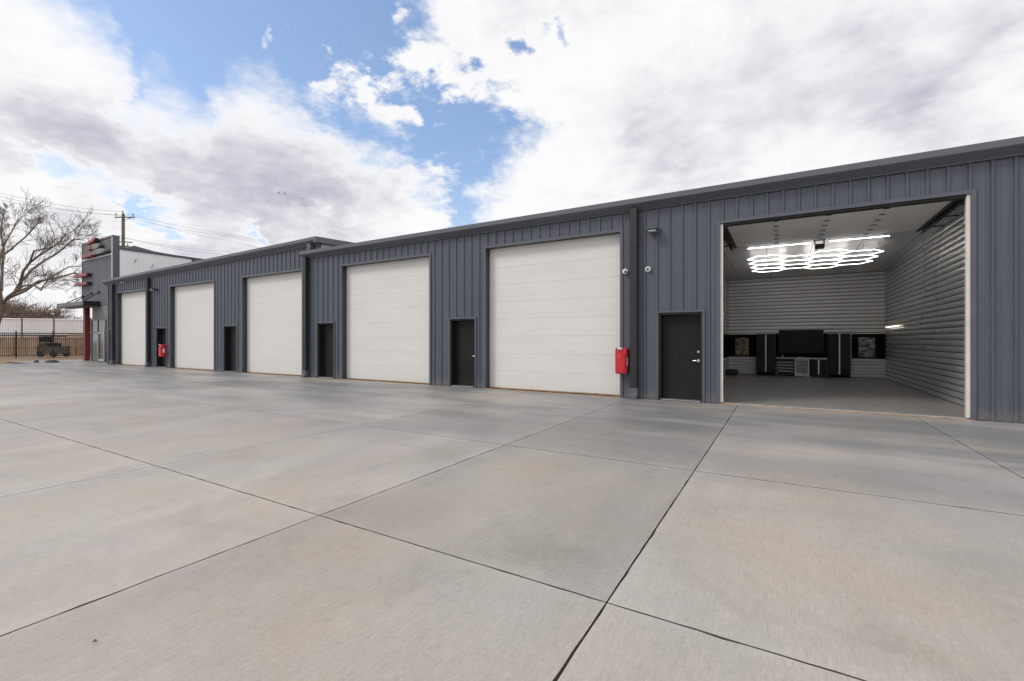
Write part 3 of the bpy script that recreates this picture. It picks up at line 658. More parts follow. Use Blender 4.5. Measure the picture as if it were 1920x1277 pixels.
b = BM(); box(b, -.15, .46, 22.44, 22.95, .08, .73); dc = obj('drawer_unit', b, M['cab'], wb)
for k in range(5):
    b = BM(); box(b, -.145, .455, 22.42, 22.44, .12+k*.122, .12+k*.122+.108, .003); d_ = obj('drawer', b, M['cab'], dc)
b = BM()
for k in range(4): box(b, -.13, .44, 22.408, 22.42, .205+k*.122, .222+k*.122)
obj('drawer_pull', b, M['alu'], dc)
b = BM(); box(b, 1.04, 1.60, 22.44, 22.95, .08, .73); cu = obj('cupboard', b, M['cab'], wb)
for a, c in ((1.045, 1.30), (1.34, 1.595)):
    b = BM(); box(b, a, c, 22.42, 22.44, .1, .725, .003); obj('door', b, M['cab'], cu)
b = BM(); box(b, 1.303, 1.337, 22.41, 22.44, .11, .72); obj('handle', b, M['alu'], cu)
fr = empty('beverage_fridge', (.75, 22.7, 0), 'small glass-fronted fridge with steel frame under the workbench', 'fridge')
b = BM(); box(b, .49, 1.0, 22.46, 22.95, .03, .72); obj('body', b, M['black'], fr)
b = BM(); box(b, .49, .535, 22.42, 22.46, .1, .72); box(b, .955, 1.0, 22.42, 22.46, .1, .72); box(b, .535, .955, 22.42, 22.46, .675, .72); box(b, .535, .955, 22.42, 22.46, .1, .15); box(b, .49, 1.0, 22.43, 22.46, .02, .085)
obj('door_frame', b, M['bench'], fr)
b = BM(); box(b, .535, .955, 22.435, 22.45, .15, .675); obj('glass_pane', b, mat('fridge_glass', (.13, .145, .19), .15, 0, .3, 6), fr)
b = BM()
for k in range(3): box(b, .535, .955, 22.428, 22.436, .27+k*.13, .277+k*.13)
obj('shelf', b, M['alu'], fr)
tb_ = empty('tool_chest', (-1.85, 21.9, 0), 'low black chest on the floor in the left corner of the bay', 'chest')
b = BM(); box(b, -2.05, -1.62, 21.6, 22.3, .04, .20, .02); obj('body', b, M['black'], tb_)
b = BM(); box(b, -2.06, -1.61, 21.59, 22.31, .20, .235, .01); obj('lid', b, M['black'], tb_)
b = BM(); cyl(b, (.05, 22.55, .78), (.05, 22.55, .90), .025, 10); tag(obj('spray_bottle', b, M['alu'], loc=(.05, 22.55, .775)), 'small pale bottle at the left end of the workbench', 'bottle')
b = BM(); box(b, .62, .86, 22.5, 22.62, .776, .80, .006); tag(obj('soundbar', b, M['alu'], loc=(.74, 22.56, .776)), 'small silver box in the middle of the worktop', 'box')
wl = empty('glowing_bar', (IX1, 21.4, 2.0), 'warm glowing bar on the right slatted wall of the bay', 'lamp')  # emissive bar set where a bright dashed line lies on the slats
b = BM(); box(b, 3.47, 3.50, 20.3, 22.5, 1.985, 2.03, .008); obj('light_bar', b, M['warm_glow'], wl)
b = BM(); box(b, 3.50, 3.55, 20.9, 21.0, 1.99, 2.02); box(b, 3.50, 3.55, 22.0, 22.1, 1.99, 2.02); tube(b, [(3.49, 22.35, 1.99), (3.49, 22.35, 1.86), (3.49, 22.0, 1.86)], .01, 6); obj('bracket', b, M['alu'], wl)

# ---------------------------------------------------------------- wall-mounted things outside
def ext_box(x0, x1, z0, z1, lab):
    r = empty('extinguisher_cabinet', ((x0+x1)/2, FY-.14, z0), lab, 'extinguisher box', 'red extinguisher boxes on the facade')
    y0, y1 = FY-.30, FY-.037; xm = (x0+x1)/2; w = x1-x0
    b = BM(); c = .05
    prof = [(x0, z0+.02), (x0+.02, z0), (x1-.02, z0), (x1, z0+.02), (x1, z1-c), (x1-c*.4, z1-c*.3), (x1-c, z1), (x0+c, z1), (x0+c*.4, z1-c*.3), (x0, z1-c)]
    prism_y(b, prof, y0+.04, y1)
    bmesh.ops.bevel(b, geom=[e for e in b.edges if abs(e.verts[0].co.y-e.verts[1].co.y) < 1e-5 and e.verts[0].co.y < y0+.05], offset=.018, segments=2, affect='EDGES')
    obj('shell', b, M['red'], r)
    b = BM(); prism_y(b, [(x0+.03, z0+.03), (x1-.055, z0+.03), (x1-.055, z1-.14), (x0+.03, z1-.14)], y0+.012, y0+.041)
    bmesh.ops.bevel(b, geom=list(b.edges), offset=.008, segments=2, affect='EDGES'); dr = obj('front_door', b, M['red'], r)
    b = BM(); box(b, x0+.075, xm+.035, y0-.004, y0+.014, z1-.285, z1-.165, .006); obj('breaker_window', b, M['red_light'], dr)
    b = BM(); box(b, x0+.07, xm+.05, y0+.0, y0+.05, z1-.065, z1+.004, .02); obj('latch', b, M['alu'], r)
    b = BM(); cyl(b, (x1-.04, y0+.03, z0+.03), (x1-.04, y0+.03, z1-.16), .014, 8); obj('hinge', b, M['red'], r)
    b = BM(); box(b, x1-.002, x1+.003, y0+.08, y0+.18, z0+.22, z0+.42); obj('side_label', b, M['white'], r)
ext_box(-3.73, -3.43, .635, 1.315, 'red extinguisher box between the large near door and the downspout')
ext_box(-29.28, -28.95, .62, 1.30, 'small distant red extinguisher box beside the second black door')
def area_light(x, z, lab):
    r = empty('wall_light', (x, FY, z), lab, 'wall light', 'wall lights over the black doors')
    b = BM(); box(b, x-.06, x+.15, FY-.07, FY-.032, z-.07, z+.07, .006); obj('back_box', b, M['facade_trim'], r)
    b = BM(); prism_x(b, [(FY-.07, z+.06), (FY-.33, z+.045), (FY-.33, z+.005), (FY-.07, z-.045)], x-.14, x+.13)
    bmesh.ops.bevel(b, geom=list(b.edges), offset=.008, segments=1, affect='EDGES'); obj('lamp_head', b, M['facade_trim'] if x > -10 else M['iron'], r)
    b = BM(); box(b, x-.10, x+.09, FY-.30, FY-.12, z-.036, z-.022); obj('lens', b, M['white'], r)
area_light(-2.78, 4.28, 'slim grey wall light high above the nearest black door')
area_light(-30.1, 4.34, 'small dark wall light above the second far black door')
def dome_cam(x, z, lab, tw=0):
    r = empty('security_camera', (x, FY, z), lab, 'security camera', 'round white security cameras')
    b = BM(); cyl(b, (x, FY-.034, z), (x, FY-.075, z), .072, 24); obj('base', b, M['white'], r)
    b = BM(); bmesh.ops.create_cone(b, cap_ends=True, segments=24, radius1=.068, radius2=.045, depth=.035, matrix=Matrix.Translation((x, FY-.092, z)) @ Matrix.Rotation(R(90), 4, 'X')); obj('housing', b, M['white'], r)
    b = BM(); ball(b, (x+tw*.012, FY-.098, z-abs(tw)*.012), .034, seg=14); obj('lens', b, M['glass_dark'], r)
dome_cam(-3.52, 3.31, 'round white camera beside the near white door, left of the downspout', 1)
dome_cam(-2.93, 3.32, 'round white camera just right of the downspout')
dome_cam(-30.75, 4.39, 'tiny distant white camera beside the far downspout')

# ---------------------------------------------------------------- office tower
TX0, TX1, TY = -45.13, -39.54, 13.0
tw = empty('office_tower', (-42.3, TY, 0), 'tall grey ribbed entrance tower with red signs at the far left end', 'office building')
bm = BM(); corrugated(bm, [(TX0, TX1, 4.0, 7.47)], y=TY, pitch=.2, rib=.018); obj('wall', bm, M['tower'], tw)
bm = BM(); box(bm, TX0, TX1, TY+.0, TY+.3, 7.47, 8.62)
for k in range(7): box(bm, TX0, TX1-.12, TY-.012, TY, 7.56+k*.15, 7.565+k*.15+.13)
obj('sign_band', bm, M['tower_dark'], tw)
bm = BM(); box(bm, TX0-.04, TX1-.14, TY-.06, TY-.013, 7.42, 7.50); box(bm, TX1-.14, TX1-.04, TY-.06, TY-.013, 4.9, 8.64); obj('white_trim', bm, M['white'], tw)
bm = BM(); box(bm, TX0-.05, TX1+.02, TY-.05, TY+.35, 8.64, 8.76); box(bm, TX0-.03, TX0+.04, TY-.04, TY+.02, 4.0, 8.64); box(bm, TX1-.04, TX1+.02, TY-.05, TY+.33, 4.9, 8.64)
obj('parapet_cap', bm, M['facade_trim'], tw)
bm = BM(); box(bm, TX1-.05, TX1, TY+.33, TY+.5, 0, 7.8); corrugated(bm, [(TY+.28, 18.0, 4.5, 7.82, 7.82)], y=TX1-.02, pitch=.305, plane='x', side=1, rib=.035)
obj('side_wall', bm, M['white_wall'], tw)
bm = BM(); box(bm, TX0, TX0+.1, TY+.01, 22, 4.0, 8.6); box(bm, TX0, TX1, 21.9, 22, 0, 8.0); box(bm, TX0, TX1-.03, TY+.05, 22, 3.97, 4.05); obj('rear_walls', bm, M['tower'], tw)
bm = BM(); box(bm, -43.3, TX1+2.6, TY+.0, TY+.2, 0, 3.97); box(bm, -43.3, -43.1, TY+.2, 22, 0, 3.97); obj('ground_floor_wall', bm, M['tower_plain'], tw)
bm = BM(); prism_x(bm, [(TY+.25, 7.84), (TY+.25, 7.98), (18.1, 7.98), (18.1, 7.84)], TX1-.1, TX1+.06)
obj('coping', bm, M['facade_trim'], tw)
# rear roof slopes behind the coping
bm = BM(); prism_x(bm, [(13.4, 7.8), (14.2, 8.26), (15.4, 8.06), (17.6, 7.96), (21.9, 7.9), (21.9, 7.8)], TX0+.2, TX1-.12)
obj('roof', bm, M['roof'], tw)
bm = BM(); box(bm, -45.05, -44.2, TY-.02, TY+.6, 0, 3.97); 
bm.free()
bm = BM(); box(bm, -45.0, -44.62, TY-.02, TY+.28, 0, 3.97, .02); obj('column', bm, M['col_red'], tw)
# canopy and rods
bm = BM(); prism_x(bm, [(12.05, 3.93), (12.05, 4.26), (13.0, 4.30), (13.0, 3.93)], -47.0, -41.75); obj('canopy', bm, M['gutter'], tw)
bm = BM(); box(bm, -46.98, -41.76, 12.04, 12.048, 3.92, 4.0); box(bm, -41.748, -41.74, 12.06, 12.99, 3.92, 4.27); obj('canopy_trim', bm, M['black'], tw)
for xa in (-45.0, -43.3, -41.95):
    b = BM(); tube(b, [(xa, 12.98, 4.95 if xa > -44 else 4.8), (xa-.05, 12.1, 4.28)], .035, 6); box(b, xa-.1, xa+.1, 12.9, 12.99, 4.88 if xa > -44 else 4.73, 5.02 if xa > -44 else 4.87)
    obj('canopy_rod', b, M['iron'], tw)
# entrance glazing
bm = BM(); box(bm, -43.2, -39.6, TY-.03, TY-.004, .05, 3.0); gl = obj('entrance_window', bm, mat('entrance_glass', (.10, .11, .11), .10, 0, .4, .8, spec=.7), tw)
bm = BM()
for xa in (-43.25, -42.1, -40.75, -39.65): box(bm, xa-.05, xa+.05, TY-.07, TY-.031, 0, 3.05)
for z in (2.1, 2.98): box(bm, -43.25, -39.6, TY-.065, TY-.032, z-.04, z+.04)
obj('frame', bm, M['facade_trim'], gl)
bm = BM(); box(bm, -41.98, -40.95, TY-.10, TY-.072, .04, .2); box(bm, -41.98, -40.95, TY-.10, TY-.072, 2.0, 2.08); box(bm, -42.0, -41.9, TY-.10, TY-.072, .04, 2.08); box(bm, -40.95, -40.85, TY-.10, TY-.072, .04, 2.45)
ed = obj('entrance_door', bm, M['alu'], tw)
# signs and fins
sg = empty('company_sign', (-42.3, TY-.2, 7.6), 'red and grey raised sign high on the tower front', 'sign')
def signbar(name, pts, m_, y0=TY-.32, y1=TY-.10):
    b = BM(); prism_y(b, pts, y0, y1); bmesh.ops.bevel(b, geom=list(b.edges), offset=.03, segments=2, affect='EDGES'); return obj(name, b, m_, sg)
signbar('red_bar', [(-43.35, 8.42), (-42.2, 8.50), (-41.85, 8.62), (-41.7, 8.78), (-42.1, 8.80), (-43.3, 8.62)], M['sign_red'])
signbar('red_wedge', [(-43.1, 7.98), (-42.75, 8.02), (-42.55, 8.12), (-42.6, 8.36), (-43.15, 8.36)], M['sign_red'])
b = BM(); prism_y(b, [(-42.5, 8.02), (-41.6, 8.0), (-41.25, 8.06), (-41.1, 8.18), (-41.2, 8.31), (-41.6, 8.37), (-42.5, 8.36)], TY-.30, TY-.1); obj('grey_panel', b, M['sign_grey'], sg)
signbar('red_bar', [(-44.45, 7.60), (-44.2, 7.52), (-42.45, 7.55), (-42.2, 7.70), (-42.5, 7.82), (-44.2, 7.78)], M['sign_red'])
b = BM(); prism_y(b, [(-42.25, 7.60), (-40.6, 7.58), (-39.95, 7.70), (-40.2, 7.84), (-40.7, 7.92), (-41.6, 7.92), (-42.25, 7.78)], TY-.34, TY-.1); obj('grey_panel', b, M['sign_grey'], sg)
b = BM(); box(b, -44.1, -40.2, TY-.10, TY-.013, 7.56, 7.64); box(b, -42.9, -41.5, TY-.10, TY-.013, 8.14, 8.2); obj('mounting_rail', b, M['iron'], sg)
for z in (6.30, 5.66):
    b = BM(); prism_y(b, [(-45.9, z-.06), (-43.45, z-.10), (-43.45, z+.12), (-45.6, z+.10)], TY-.30, TY-.02); f_ = obj('red_fin', b, M['sign_red'], tw)
    b = BM(); box(b, -43.448, -43.25, TY-.28, TY-.02, z-.06, z+.10); obj('fin_bracket', b, M['iron'], f_)
for (y_, z_) in ((14.2, 7.25), (15.2, 7.0)):
    b = BM(); tube(b, [(TX1, y_, z_-.2), (TX1+.15, y_, z_), (TX1+.4, y_, z_), (TX1+.45, y_, z_-.12)], .03, 6); obj('gooseneck_lamp', b, M['alu'], tw)
b = BM()
# white rear wing beyond the tower
rw = empty('rear_wing', (-38, 20, 0), 'white-walled rear wing rising behind the far garage roof', 'building')
bm = BM(); corrugated(bm, [(17.95, 30, 4.0, 7.72, 7.72)], y=TX1+.0, plane='x', side=1, rib=.02); obj('wall', bm, M['white_wall'], rw)
bm = BM(); prism_x(bm, [(17.9, 7.72), (17.9, 7.95), (30, 8.0), (30, 7.72)], TX1-.3, TX1+.25); box(bm, TX1-5, TX1-.3, 18.1, 30, 7.7, 7.9); box(bm, TX1-.02, TX1+.09, 17.86, 17.98, 4.0, 7.8); obj('roof_edge', bm, M['facade_trim'], rw)

# ---------------------------------------------------------------- utility pole and wires
def pz(px, py, z): x, y = at(px, z); return Vector((x, y, 1.5+(638.5-py)/F*z))
P0 = Vector((*at(231, 45), 0)); RT = Vector((CC, SS, 0)); FW = Vector((-SS, CC, 0))
up_ = empty('utility_pole', P0, 'wooden utility pole with crossarm behind the entrance tower', 'utility pole')
b = BM(); tube(b, [P0, P0+Vector((0, 0, 7)), P0+Vector((0, 0, 14.05))], [.20, .165, .135], 10); obj('pole', b, M['pole'], up_)
arm_d = (RT*.95+FW*.35).normalized(); top = P0+Vector((0, 0, 13.72))
b = BM(); tube(b, [top-arm_d*.68+Vector((0, 0, -.1)), top+arm_d*.95+Vector((0, 0, .06))], .06, 4); cr = obj('crossarm', b, M['pole'], up_)
b = BM(); tube(b, [top+arm_d*.65, P0+Vector((0, 0, 13.3))], .025, 4); obj('brace', b, M['alu'], cr)
for q in (top-arm_d*.58+Vector((0, 0, .0)), top+arm_d*.80+Vector((0, 0, .1)), P0+Vector((-.08, 0, 14.05))):
    b = BM(); cyl(b, q, q+Vector((0, 0, .2)), .03, 6); ball(b, q+Vector((0, 0, .22)), .08, seg=8); obj('insulator', b, M['insul'], up_)
low = P0+Vector((0, 0, 11.25))
b = BM(); tube(b, [low-arm_d*.55, low+arm_d*.75], .05, 4); obj('lower_arm', b, M['iron'], up_)
for sgn in (-1, 1):
    c0 = P0+arm_d*.36*sgn+Vector((0, 0, 9.9)); b = BM(); cyl(b, c0, c0+Vector((0, 0, .95)), .24, 12); cyl(b, c0+Vector((0, 0, .95)), c0+Vector((0, 0, 1.2)), .05, 6); obj('transformer', b, M['tower_plain'], up_)
wires = [((0, 362, 38), (228, 397, 45), (420, 437, 53), (760, 500, 78), 'highest thin wire running from the pole top across the sky'),
         ((0, 368, 38), (222, 404, 45), (420, 441, 53), (760, 506, 78), 'thin wire on the left end of the crossarm'),
         ((0, 375, 38), (245, 404, 45.4), (420, 450, 53), (760, 515, 78), 'thin wire on the right end of the crossarm'),
         ((0, 418, 38), (226, 444, 45), (420, 471, 53), (760, 530, 78), 'lower service wire passing the pole at tower roof height'),
         ((100, 428, 41), (236, 447, 45), (420, 477, 53), (760, 536, 78), 'lowest service wire passing just above the tower roof')]
for w_ in wires:
    P = [pz(*q) for q in w_[:4]]; pts = []
    for a, c in zip(P, P[1:]):
        for k in range(8): t_ = k/8; pts.append(a.lerp(c, t_)+Vector((0, 0, -.25*4*t_*(1-t_))))
    pts.append(P[-1]); b = BM(); tube(b, pts, .010, 4); tag(obj('power_line', b, M['wire'], loc=P[1]), w_[4], 'wire', 'wires on the utility pole')

# ---------------------------------------------------------------- bare trees
def grow(bm, p, d, L, r, lvl, rg, maxl, nch=5, up=.12, rmin=.012, tips=None):
    n = 5 if lvl < maxl else 3; pts = [p]; rad = [r]; q = p.copy(); dd = d.copy()
    for i in range(n):
        dd = (dd+Vector((rg.gauss(0, .16), rg.gauss(0, .16), rg.gauss(0, .12)+up*.5))).normalized(); q = q+dd*(L/n); pts.append(q.copy()); rad.append(max(rmin, r*(1-.72*(i+1)/n)))
    tube(bm, pts, rad, 5 if lvl < 2 else 3, cap=False)
    if lvl < maxl: branch(bm, pts, rad, L, lvl, rg, maxl, nch, up, rmin)
def branch(bm, pts, rad, L, lvl, rg, maxl, nch, up, rmin):
    for k in range(nch):
        t_ = rg.uniform(.25, 1.0) if k else 1.0; f_ = t_*(len(pts)-1); i = min(int(f_), len(pts)-2); q = pts[i].lerp(pts[i+1], f_-i)
        base = (pts[i+1]-pts[i]).normalized(); ax = Vector((rg.gauss(0, 1), rg.gauss(0, 1), rg.gauss(0, 1))).cross(base).normalized()
        a = rg.uniform(.35, .95); nd = (base*math.cos(a)+ax*math.sin(a)+Vector((0, 0, up))).normalized()
        grow(bm, q, nd, L*rg.uniform(.42, .68), max(rmin, (rad[i]*.62)), lvl+1, rg, maxl, nch, up, rmin)
TZ = 40.0; sc_ = TZ/F
def tp(px, py, dep=0):
    py = py if py > 520 else 520-(520-py)*.86; px = px if px < 90 else 90+(px-90)*.82; b0 = Vector((*at(px, TZ), 1.5+(638.5-py)*sc_)); return b0+FW*dep
rg = random.Random(11)
root = tp(-22, 0); root.z = 0
tr = empty('bare_tree', root, 'large leafless tree with wide spreading limbs behind the fences', 'tree')
b = BM(); tube(b, [Vector((root.x, root.y, -.1)), tp(-20, 640), tp(-12, 605), tp(-4, 585), tp(6, 568)], [.62, .48, .42, .38, .32], 10); obj('trunk', b, M['bark'], tr)
limbs = [([(6, 568, 0), (20, 548, .3), (34, 529, .2), (48, 508, -.2), (62, 490, -.3), (76, 470, 0), (90, 452, .4), (106, 438, .5), (122, 422, .4)], .17),
         ([(4, 572, 0), (8, 545, -.3), (10, 515, -.6), (11, 485, -.5), (15, 450, -.3), (22, 420, 0), (30, 392, .2)], .13),
         ([(6, 568, 0), (26, 558, -.5), (50, 550, -1), (75, 540, -1.4), (100, 538, -1.6), (117, 548, -1.6), (128, 540, -1.8), (141, 534, -2)], .14),
         ([(26, 558, -.3), (48, 545, 0), (62, 527, .4), (80, 520, .8), (98, 514, 1), (120, 506, 1.2), (135, 511, 1.2), (150, 518, 1.3)], .14),
         ([(34, 529, .2), (42, 500, .8), (58, 480, 1.1), (76, 462, 1.4), (98, 440, 1.5), (112, 428, 1.5), (132, 430, 1.6)], .12),
         ([(5, 515, -.6), (-6, 480, -1), (-14, 440, -1.4), (-18, 400, -1.6)], .15),
         ([(62, 490, -.3), (82, 466, -.8), (108, 464, -1), (130, 460, -1.2), (145, 452, -1.2)], .09),
         ([(20, 548, .3), (40, 530, 1.2), (70, 508, 1.6), (92, 490, 1.8), (120, 488, 2)], .09),
         ([(7, 485, -.5), (30, 455, -.2), (44, 430, .2), (56, 412, .3), (62, 400, .4)], .09),
         ([(-4, 585, 0), (-30, 560, -1), (-60, 520, -1.5), (-90, 480, -2)], .2),
         ([(2, 545, 0), (-20, 500, 1), (-40, 450, 2), (-50, 400, 2)], .16),
         ([(12, 450, -.3), (-2, 425, .2), (-6, 400, .4), (-4, 380, .4)], .08)]
lb_ = BM(); cb = BM()
for pl_, r0 in limbs:
    pts = [tp(*q) for q in pl_]; n = len(pts); rad = [r0*.70*(1-.8*i/(n-1))+.02 for i in range(n)]
    tube(lb_, pts, rad, 7, cap=False)
    Ltot = sum((a-c).length for a, c in zip(pts, pts[1:]))
    branch(cb, pts, [x*.6 for x in rad], Ltot*.40, 1, rg, 4, 7, .10, .0095)
    branch(cb, pts, [x*.5 for x in rad], Ltot*.34, 2, rg, 4, 7, .08, .0095)
obj('limb', lb_, M['bark'], tr); obj('crown', cb, M['twig'], tr)
def brush_tree(seed, h):
    rg = random.Random(seed); t = BM(); c = BM()
    for k in range(7):
        a = 2*math.pi*k/7+rg.uniform(-.3, .3); d = Vector((math.cos(a)*rg.uniform(.2, .75), math.sin(a)*rg.uniform(.2, .75), 1)).normalized(); L = h*rg.uniform(.45, .62)
        pts = [Vector((0, 0, -.1))]; 
        for i in range(4): d = (d+Vector((rg.gauss(0, .12), rg.gauss(0, .12), .0))).normalized(); pts.append(pts[-1]+d*L/4)
        tube(t, pts, [.13, .11, .09, .07, .05], 5, cap=False); branch(c, pts, [.06]*5, L*.85, 1, rg, 4, 9, .0, .022)
    return t, c
protos = []
for i, (sd_, h) in enumerate(((1, 8.5), (2, 7.5))):
    t, c = brush_tree(sd_, h); r = empty('bare_tree', (0, 0, 0), 'x', 'tree', 'brown leafless trees behind the white fence'); obj('trunk', t, M['brush'], r); obj('crown', c, M['brush'], r); protos.append(r)
def copy_tree(o):
    c = o.copy(); COL.objects.link(c)
    for ch in o.children: k = ch.copy(); COL.objects.link(k); k.parent = c
    return c
spots = [(-30, 74, 1.05, 0), (2, 70, 1.08, 1), (26, 78, 1.12, 0), (48, 71, .98, 1), (72, 80, 1.05, 0), (92, 74, .84, 1), (116, 86, .86, 0), (14, 88, 1.28, 1), (60, 90, 1.18, 0), (138, 92, .62, 1), (-12, 92, 1.3, 0)]
labs = ['brown bushy bare tree at the far left edge of the thicket', 'brown bare tree low behind the trunk of the big tree', 'brown bare tree right of the big trunk, behind the white fence',
        'brown bare tree rising above the first dark post of the white fence', 'brown bare tree midway between the two dark fence posts', 'short brown bare tree above the second dark fence post', 'sparse brown tree left of the red column, behind the fence',
        'rearmost brown tree above the left of the thicket', 'rear brown tree above the middle of the thicket', 'smallest brown tree at the right end of the thicket', 'rear brown tree partly behind the big limbs']
used = set()
for (px, z, s_, k), lab in zip(spots, labs):
    o = protos[k] if k not in used else copy_tree(protos[k]); used.add(k)
    o.location = (*at(px, z), -.1); o.scale = (s_*1.12, s_*1.12, s_); o.rotation_euler = (0, 0, px*.7); o['label'] = lab
# ---------------------------------------------------------------- fences
def along(z0, px0, z1, px1, t): a = Vector((*at(px0, z0), 0)); c = Vector((*at(px1, z1), 0)); return a.lerp(c, t)
A, B_ = Vector((*at(-60, 37.5), 0)), Vector((*at(200, 40.5), 0)); L = (B_-A).length; U = (B_-A)/L
ir = empty('iron_fence', A, 'black iron picket fence along the yard edge', 'fence')
b = BM(); n = int(L/.135)
for i in range(n): q = A+U*(i*.135); tube(b, [q+Vector((0, 0, .12)), q+Vector((0, 0, 2.14))], .016, 4)
obj('picket', b, M['iron'], ir)['kind'] = 'stuff'
for z, r_ in ((.22, .03), (1.92, .03), (2.12, .04)):
    b = BM(); tube(b, [A+Vector((0, 0, z)), B_+Vector((0, 0, z))], r_, 4); obj('rail', b, M['iron'], ir)
i = 0.6
while i < L:
    b = BM(); q = A+U*i; tube(b, [q, q+Vector((0, 0, 2.25))], .045, 4); ball(b, q+Vector((0, 0, 2.27)), .06, seg=6); obj('post', b, M['iron'], ir); i += 2.45
A, B_ = Vector((*at(-60, 43), 0)), Vector((*at(210, 46), 0)); L = (B_-A).length; U = (B_-A)/L; V = Vector((-U.y, U.x, 0))
wf = empty('wooden_fence', A, 'weathered tan board fence behind the black iron fence', 'fence')
b = BM(); i = 0; rg = random.Random(5)
while i < L:
    h = 1.86+rg.uniform(-.03, .03); q = A+U*i; w_ = .135; o_ = V*rg.uniform(-.012, .012)
    c = [q+o_, q+U*w_+o_, q+U*w_+V*.02+o_, q+V*.02+o_]
    lo = [b.verts.new(x+Vector((0, 0, .02))) for x in c]; hi = [b.verts.new(x+Vector((0, 0, h))) for x in c]
    for k in range(4): b.faces.new((lo[k], lo[(k+1) % 4], hi[(k+1) % 4], hi[k]))
    b.faces.new(hi); i += .142
obj('board_panel', b, M['wood'], wf)
for z in (.9, 1.78):
    b = BM(); tube(b, [A-V*.04+Vector((0, 0, z)), B_-V*.04+Vector((0, 0, z))], .045, 4); obj('rail', b, M['wood'], wf)
i = 1.0
while i < L: b = BM(); q = A+U*i-V*.06; tube(b, [q, q+Vector((0, 0, 1.9))], .06, 4); obj('post', b, M['wood'], wf); i += 2.44
A, B_ = Vector((*at(-70, 60), 0)), Vector((*at(230, 62), 0)); L = (B_-A).length; U = (B_-A)/L; V = Vector((-U.y, U.x, 0))
mf = empty('metal_fence', A, 'tall white corrugated metal fence beyond the wooden fence', 'fence')
b = BM(); i = 0; prev = None
while i < L:
    for (dx, dd) in ((0, 0), (.16, 0), (.20, .05), (.26, .05), (.30, 0)):
        q = A+U*(i+dx)-V*dd; zt = 4.42-.10*i/L; a_ = b.verts.new(q+Vector((0, 0, 2.0))); c_ = b.verts.new(q+Vector((0, 0, zt)))
        if prev: b.faces.new((prev[0], a_, c_, prev[1]))
        prev = (a_, c_)
    i += .34
obj('panel', b, M['white_fence'], mf)
b = BM(); tube(b, [A-V*.06+Vector((0, 0, 4.40)), B_-V*.06+Vector((0, 0, 4.30))], .07, 4); obj('top_rail', b, M['white_fence'], mf)
b = BM(); tube(b, [A-V*.04+Vector((0, 0, 2.25)), B_-V*.04+Vector((0, 0, 2.2))], .05, 4); obj('bottom_rail', b, M['pole'], mf)
for px in (-40, 41, 101, 170):
    q = Vector((*at(px, 59.7), 0)); b = BM(); tube(b, [q, q+Vector((0, 0, 4.5))], .09, 4); obj('post', b, M['pole'], mf)
# banks of dry earth between the fences
b = BM(); 
hx = Vector((*at(60, 56), 0)); 
for k in range(60):
    for j in range(12):
        pass
gridn = {}; Uh = RT; Vh = FW
for i in range(61):
    for j in range(13):
        a_ = -14+i*.5; c_ = -4+j*.7
        hgt_ = (1.55+.95*math.exp(-((a_-6.5)/4.5)**2)+.18*math.sin(a_*1.3)*math.sin(c_))*max(0, math.sin(math.pi*j/12))**.6
        q = hx+Uh*a_+Vh*c_; gridn[i, j] = b.verts.new((q.x, q.y, -.08+hgt_))
for i in range(60):
    for j in range(12): b.faces.new((gridn[i, j], gridn[i+1, j], gridn[i+1, j+1], gridn[i, j+1]))
tag(obj('hill', b, M['dirt'], smooth=True), kind='structure')

# dark utility cart parked behind the iron fence
cq = Vector((*at(86, 41.2), 0)); ct = empty('utility_cart', cq, 'dark utility cart with a roof parked behind the iron fence', 'utility cart')
def lbox(b, a0, a1, d0, d1, z0, z1):
    c = [cq+RT*a0+FW*d0, cq+RT*a1+FW*d0, cq+RT*a1+FW*d1, cq+RT*a0+FW*d1]
    lo = [b.verts.new(x+Vector((0, 0, z0))) for x in c]; hi = [b.verts.new(x+Vector((0, 0, z1))) for x in c]
    for k in range(4): b.faces.new((lo[k], lo[(k+1) % 4], hi[(k+1) % 4], hi[k]))
    b.faces.new(hi); b.faces.new(lo[::-1])
b = BM(); lbox(b, -.85, .85, 0, 1.4, .30, .98); lbox(b, -.80, -.2, .1, 1.3, .98, 1.30); obj('body', b, mat('faded_cart_paint', (.13, .105, .085), .8, 0, .3, 3), ct)
b = BM(); lbox(b, -.80, .6, .1, 1.3, 1.86, 1.94); obj('roof', b, M['iron'], ct)
b = BM(); lbox(b, -.74, .56, .12, .2, 1.36, 1.84); obj('windscreen', b, M['screen'], ct)
b = BM()
for a_ in (-.76, .54):
    for d_ in (.14, 1.24): q = cq+RT*a_+FW*d_; tube(b, [q+Vector((0, 0, .85)), q+Vector((0, 0, 1.87))], .03, 4)
obj('roof_frame', b, M['iron'], ct)
for a_ in (-.6, .6):
    for d_ in (0.0, 1.2):
        b = BM(); q = cq+RT*a_+FW*d_+Vector((0, 0, .27)); tube(b, [q, q+FW*.2], .27, 14); obj('wheel', b, M['iron'], ct)
b = BM(); lbox(b, -.2, .4, .5, 1.0, .85, 1.25); obj('seat', b, M['cab'], ct)

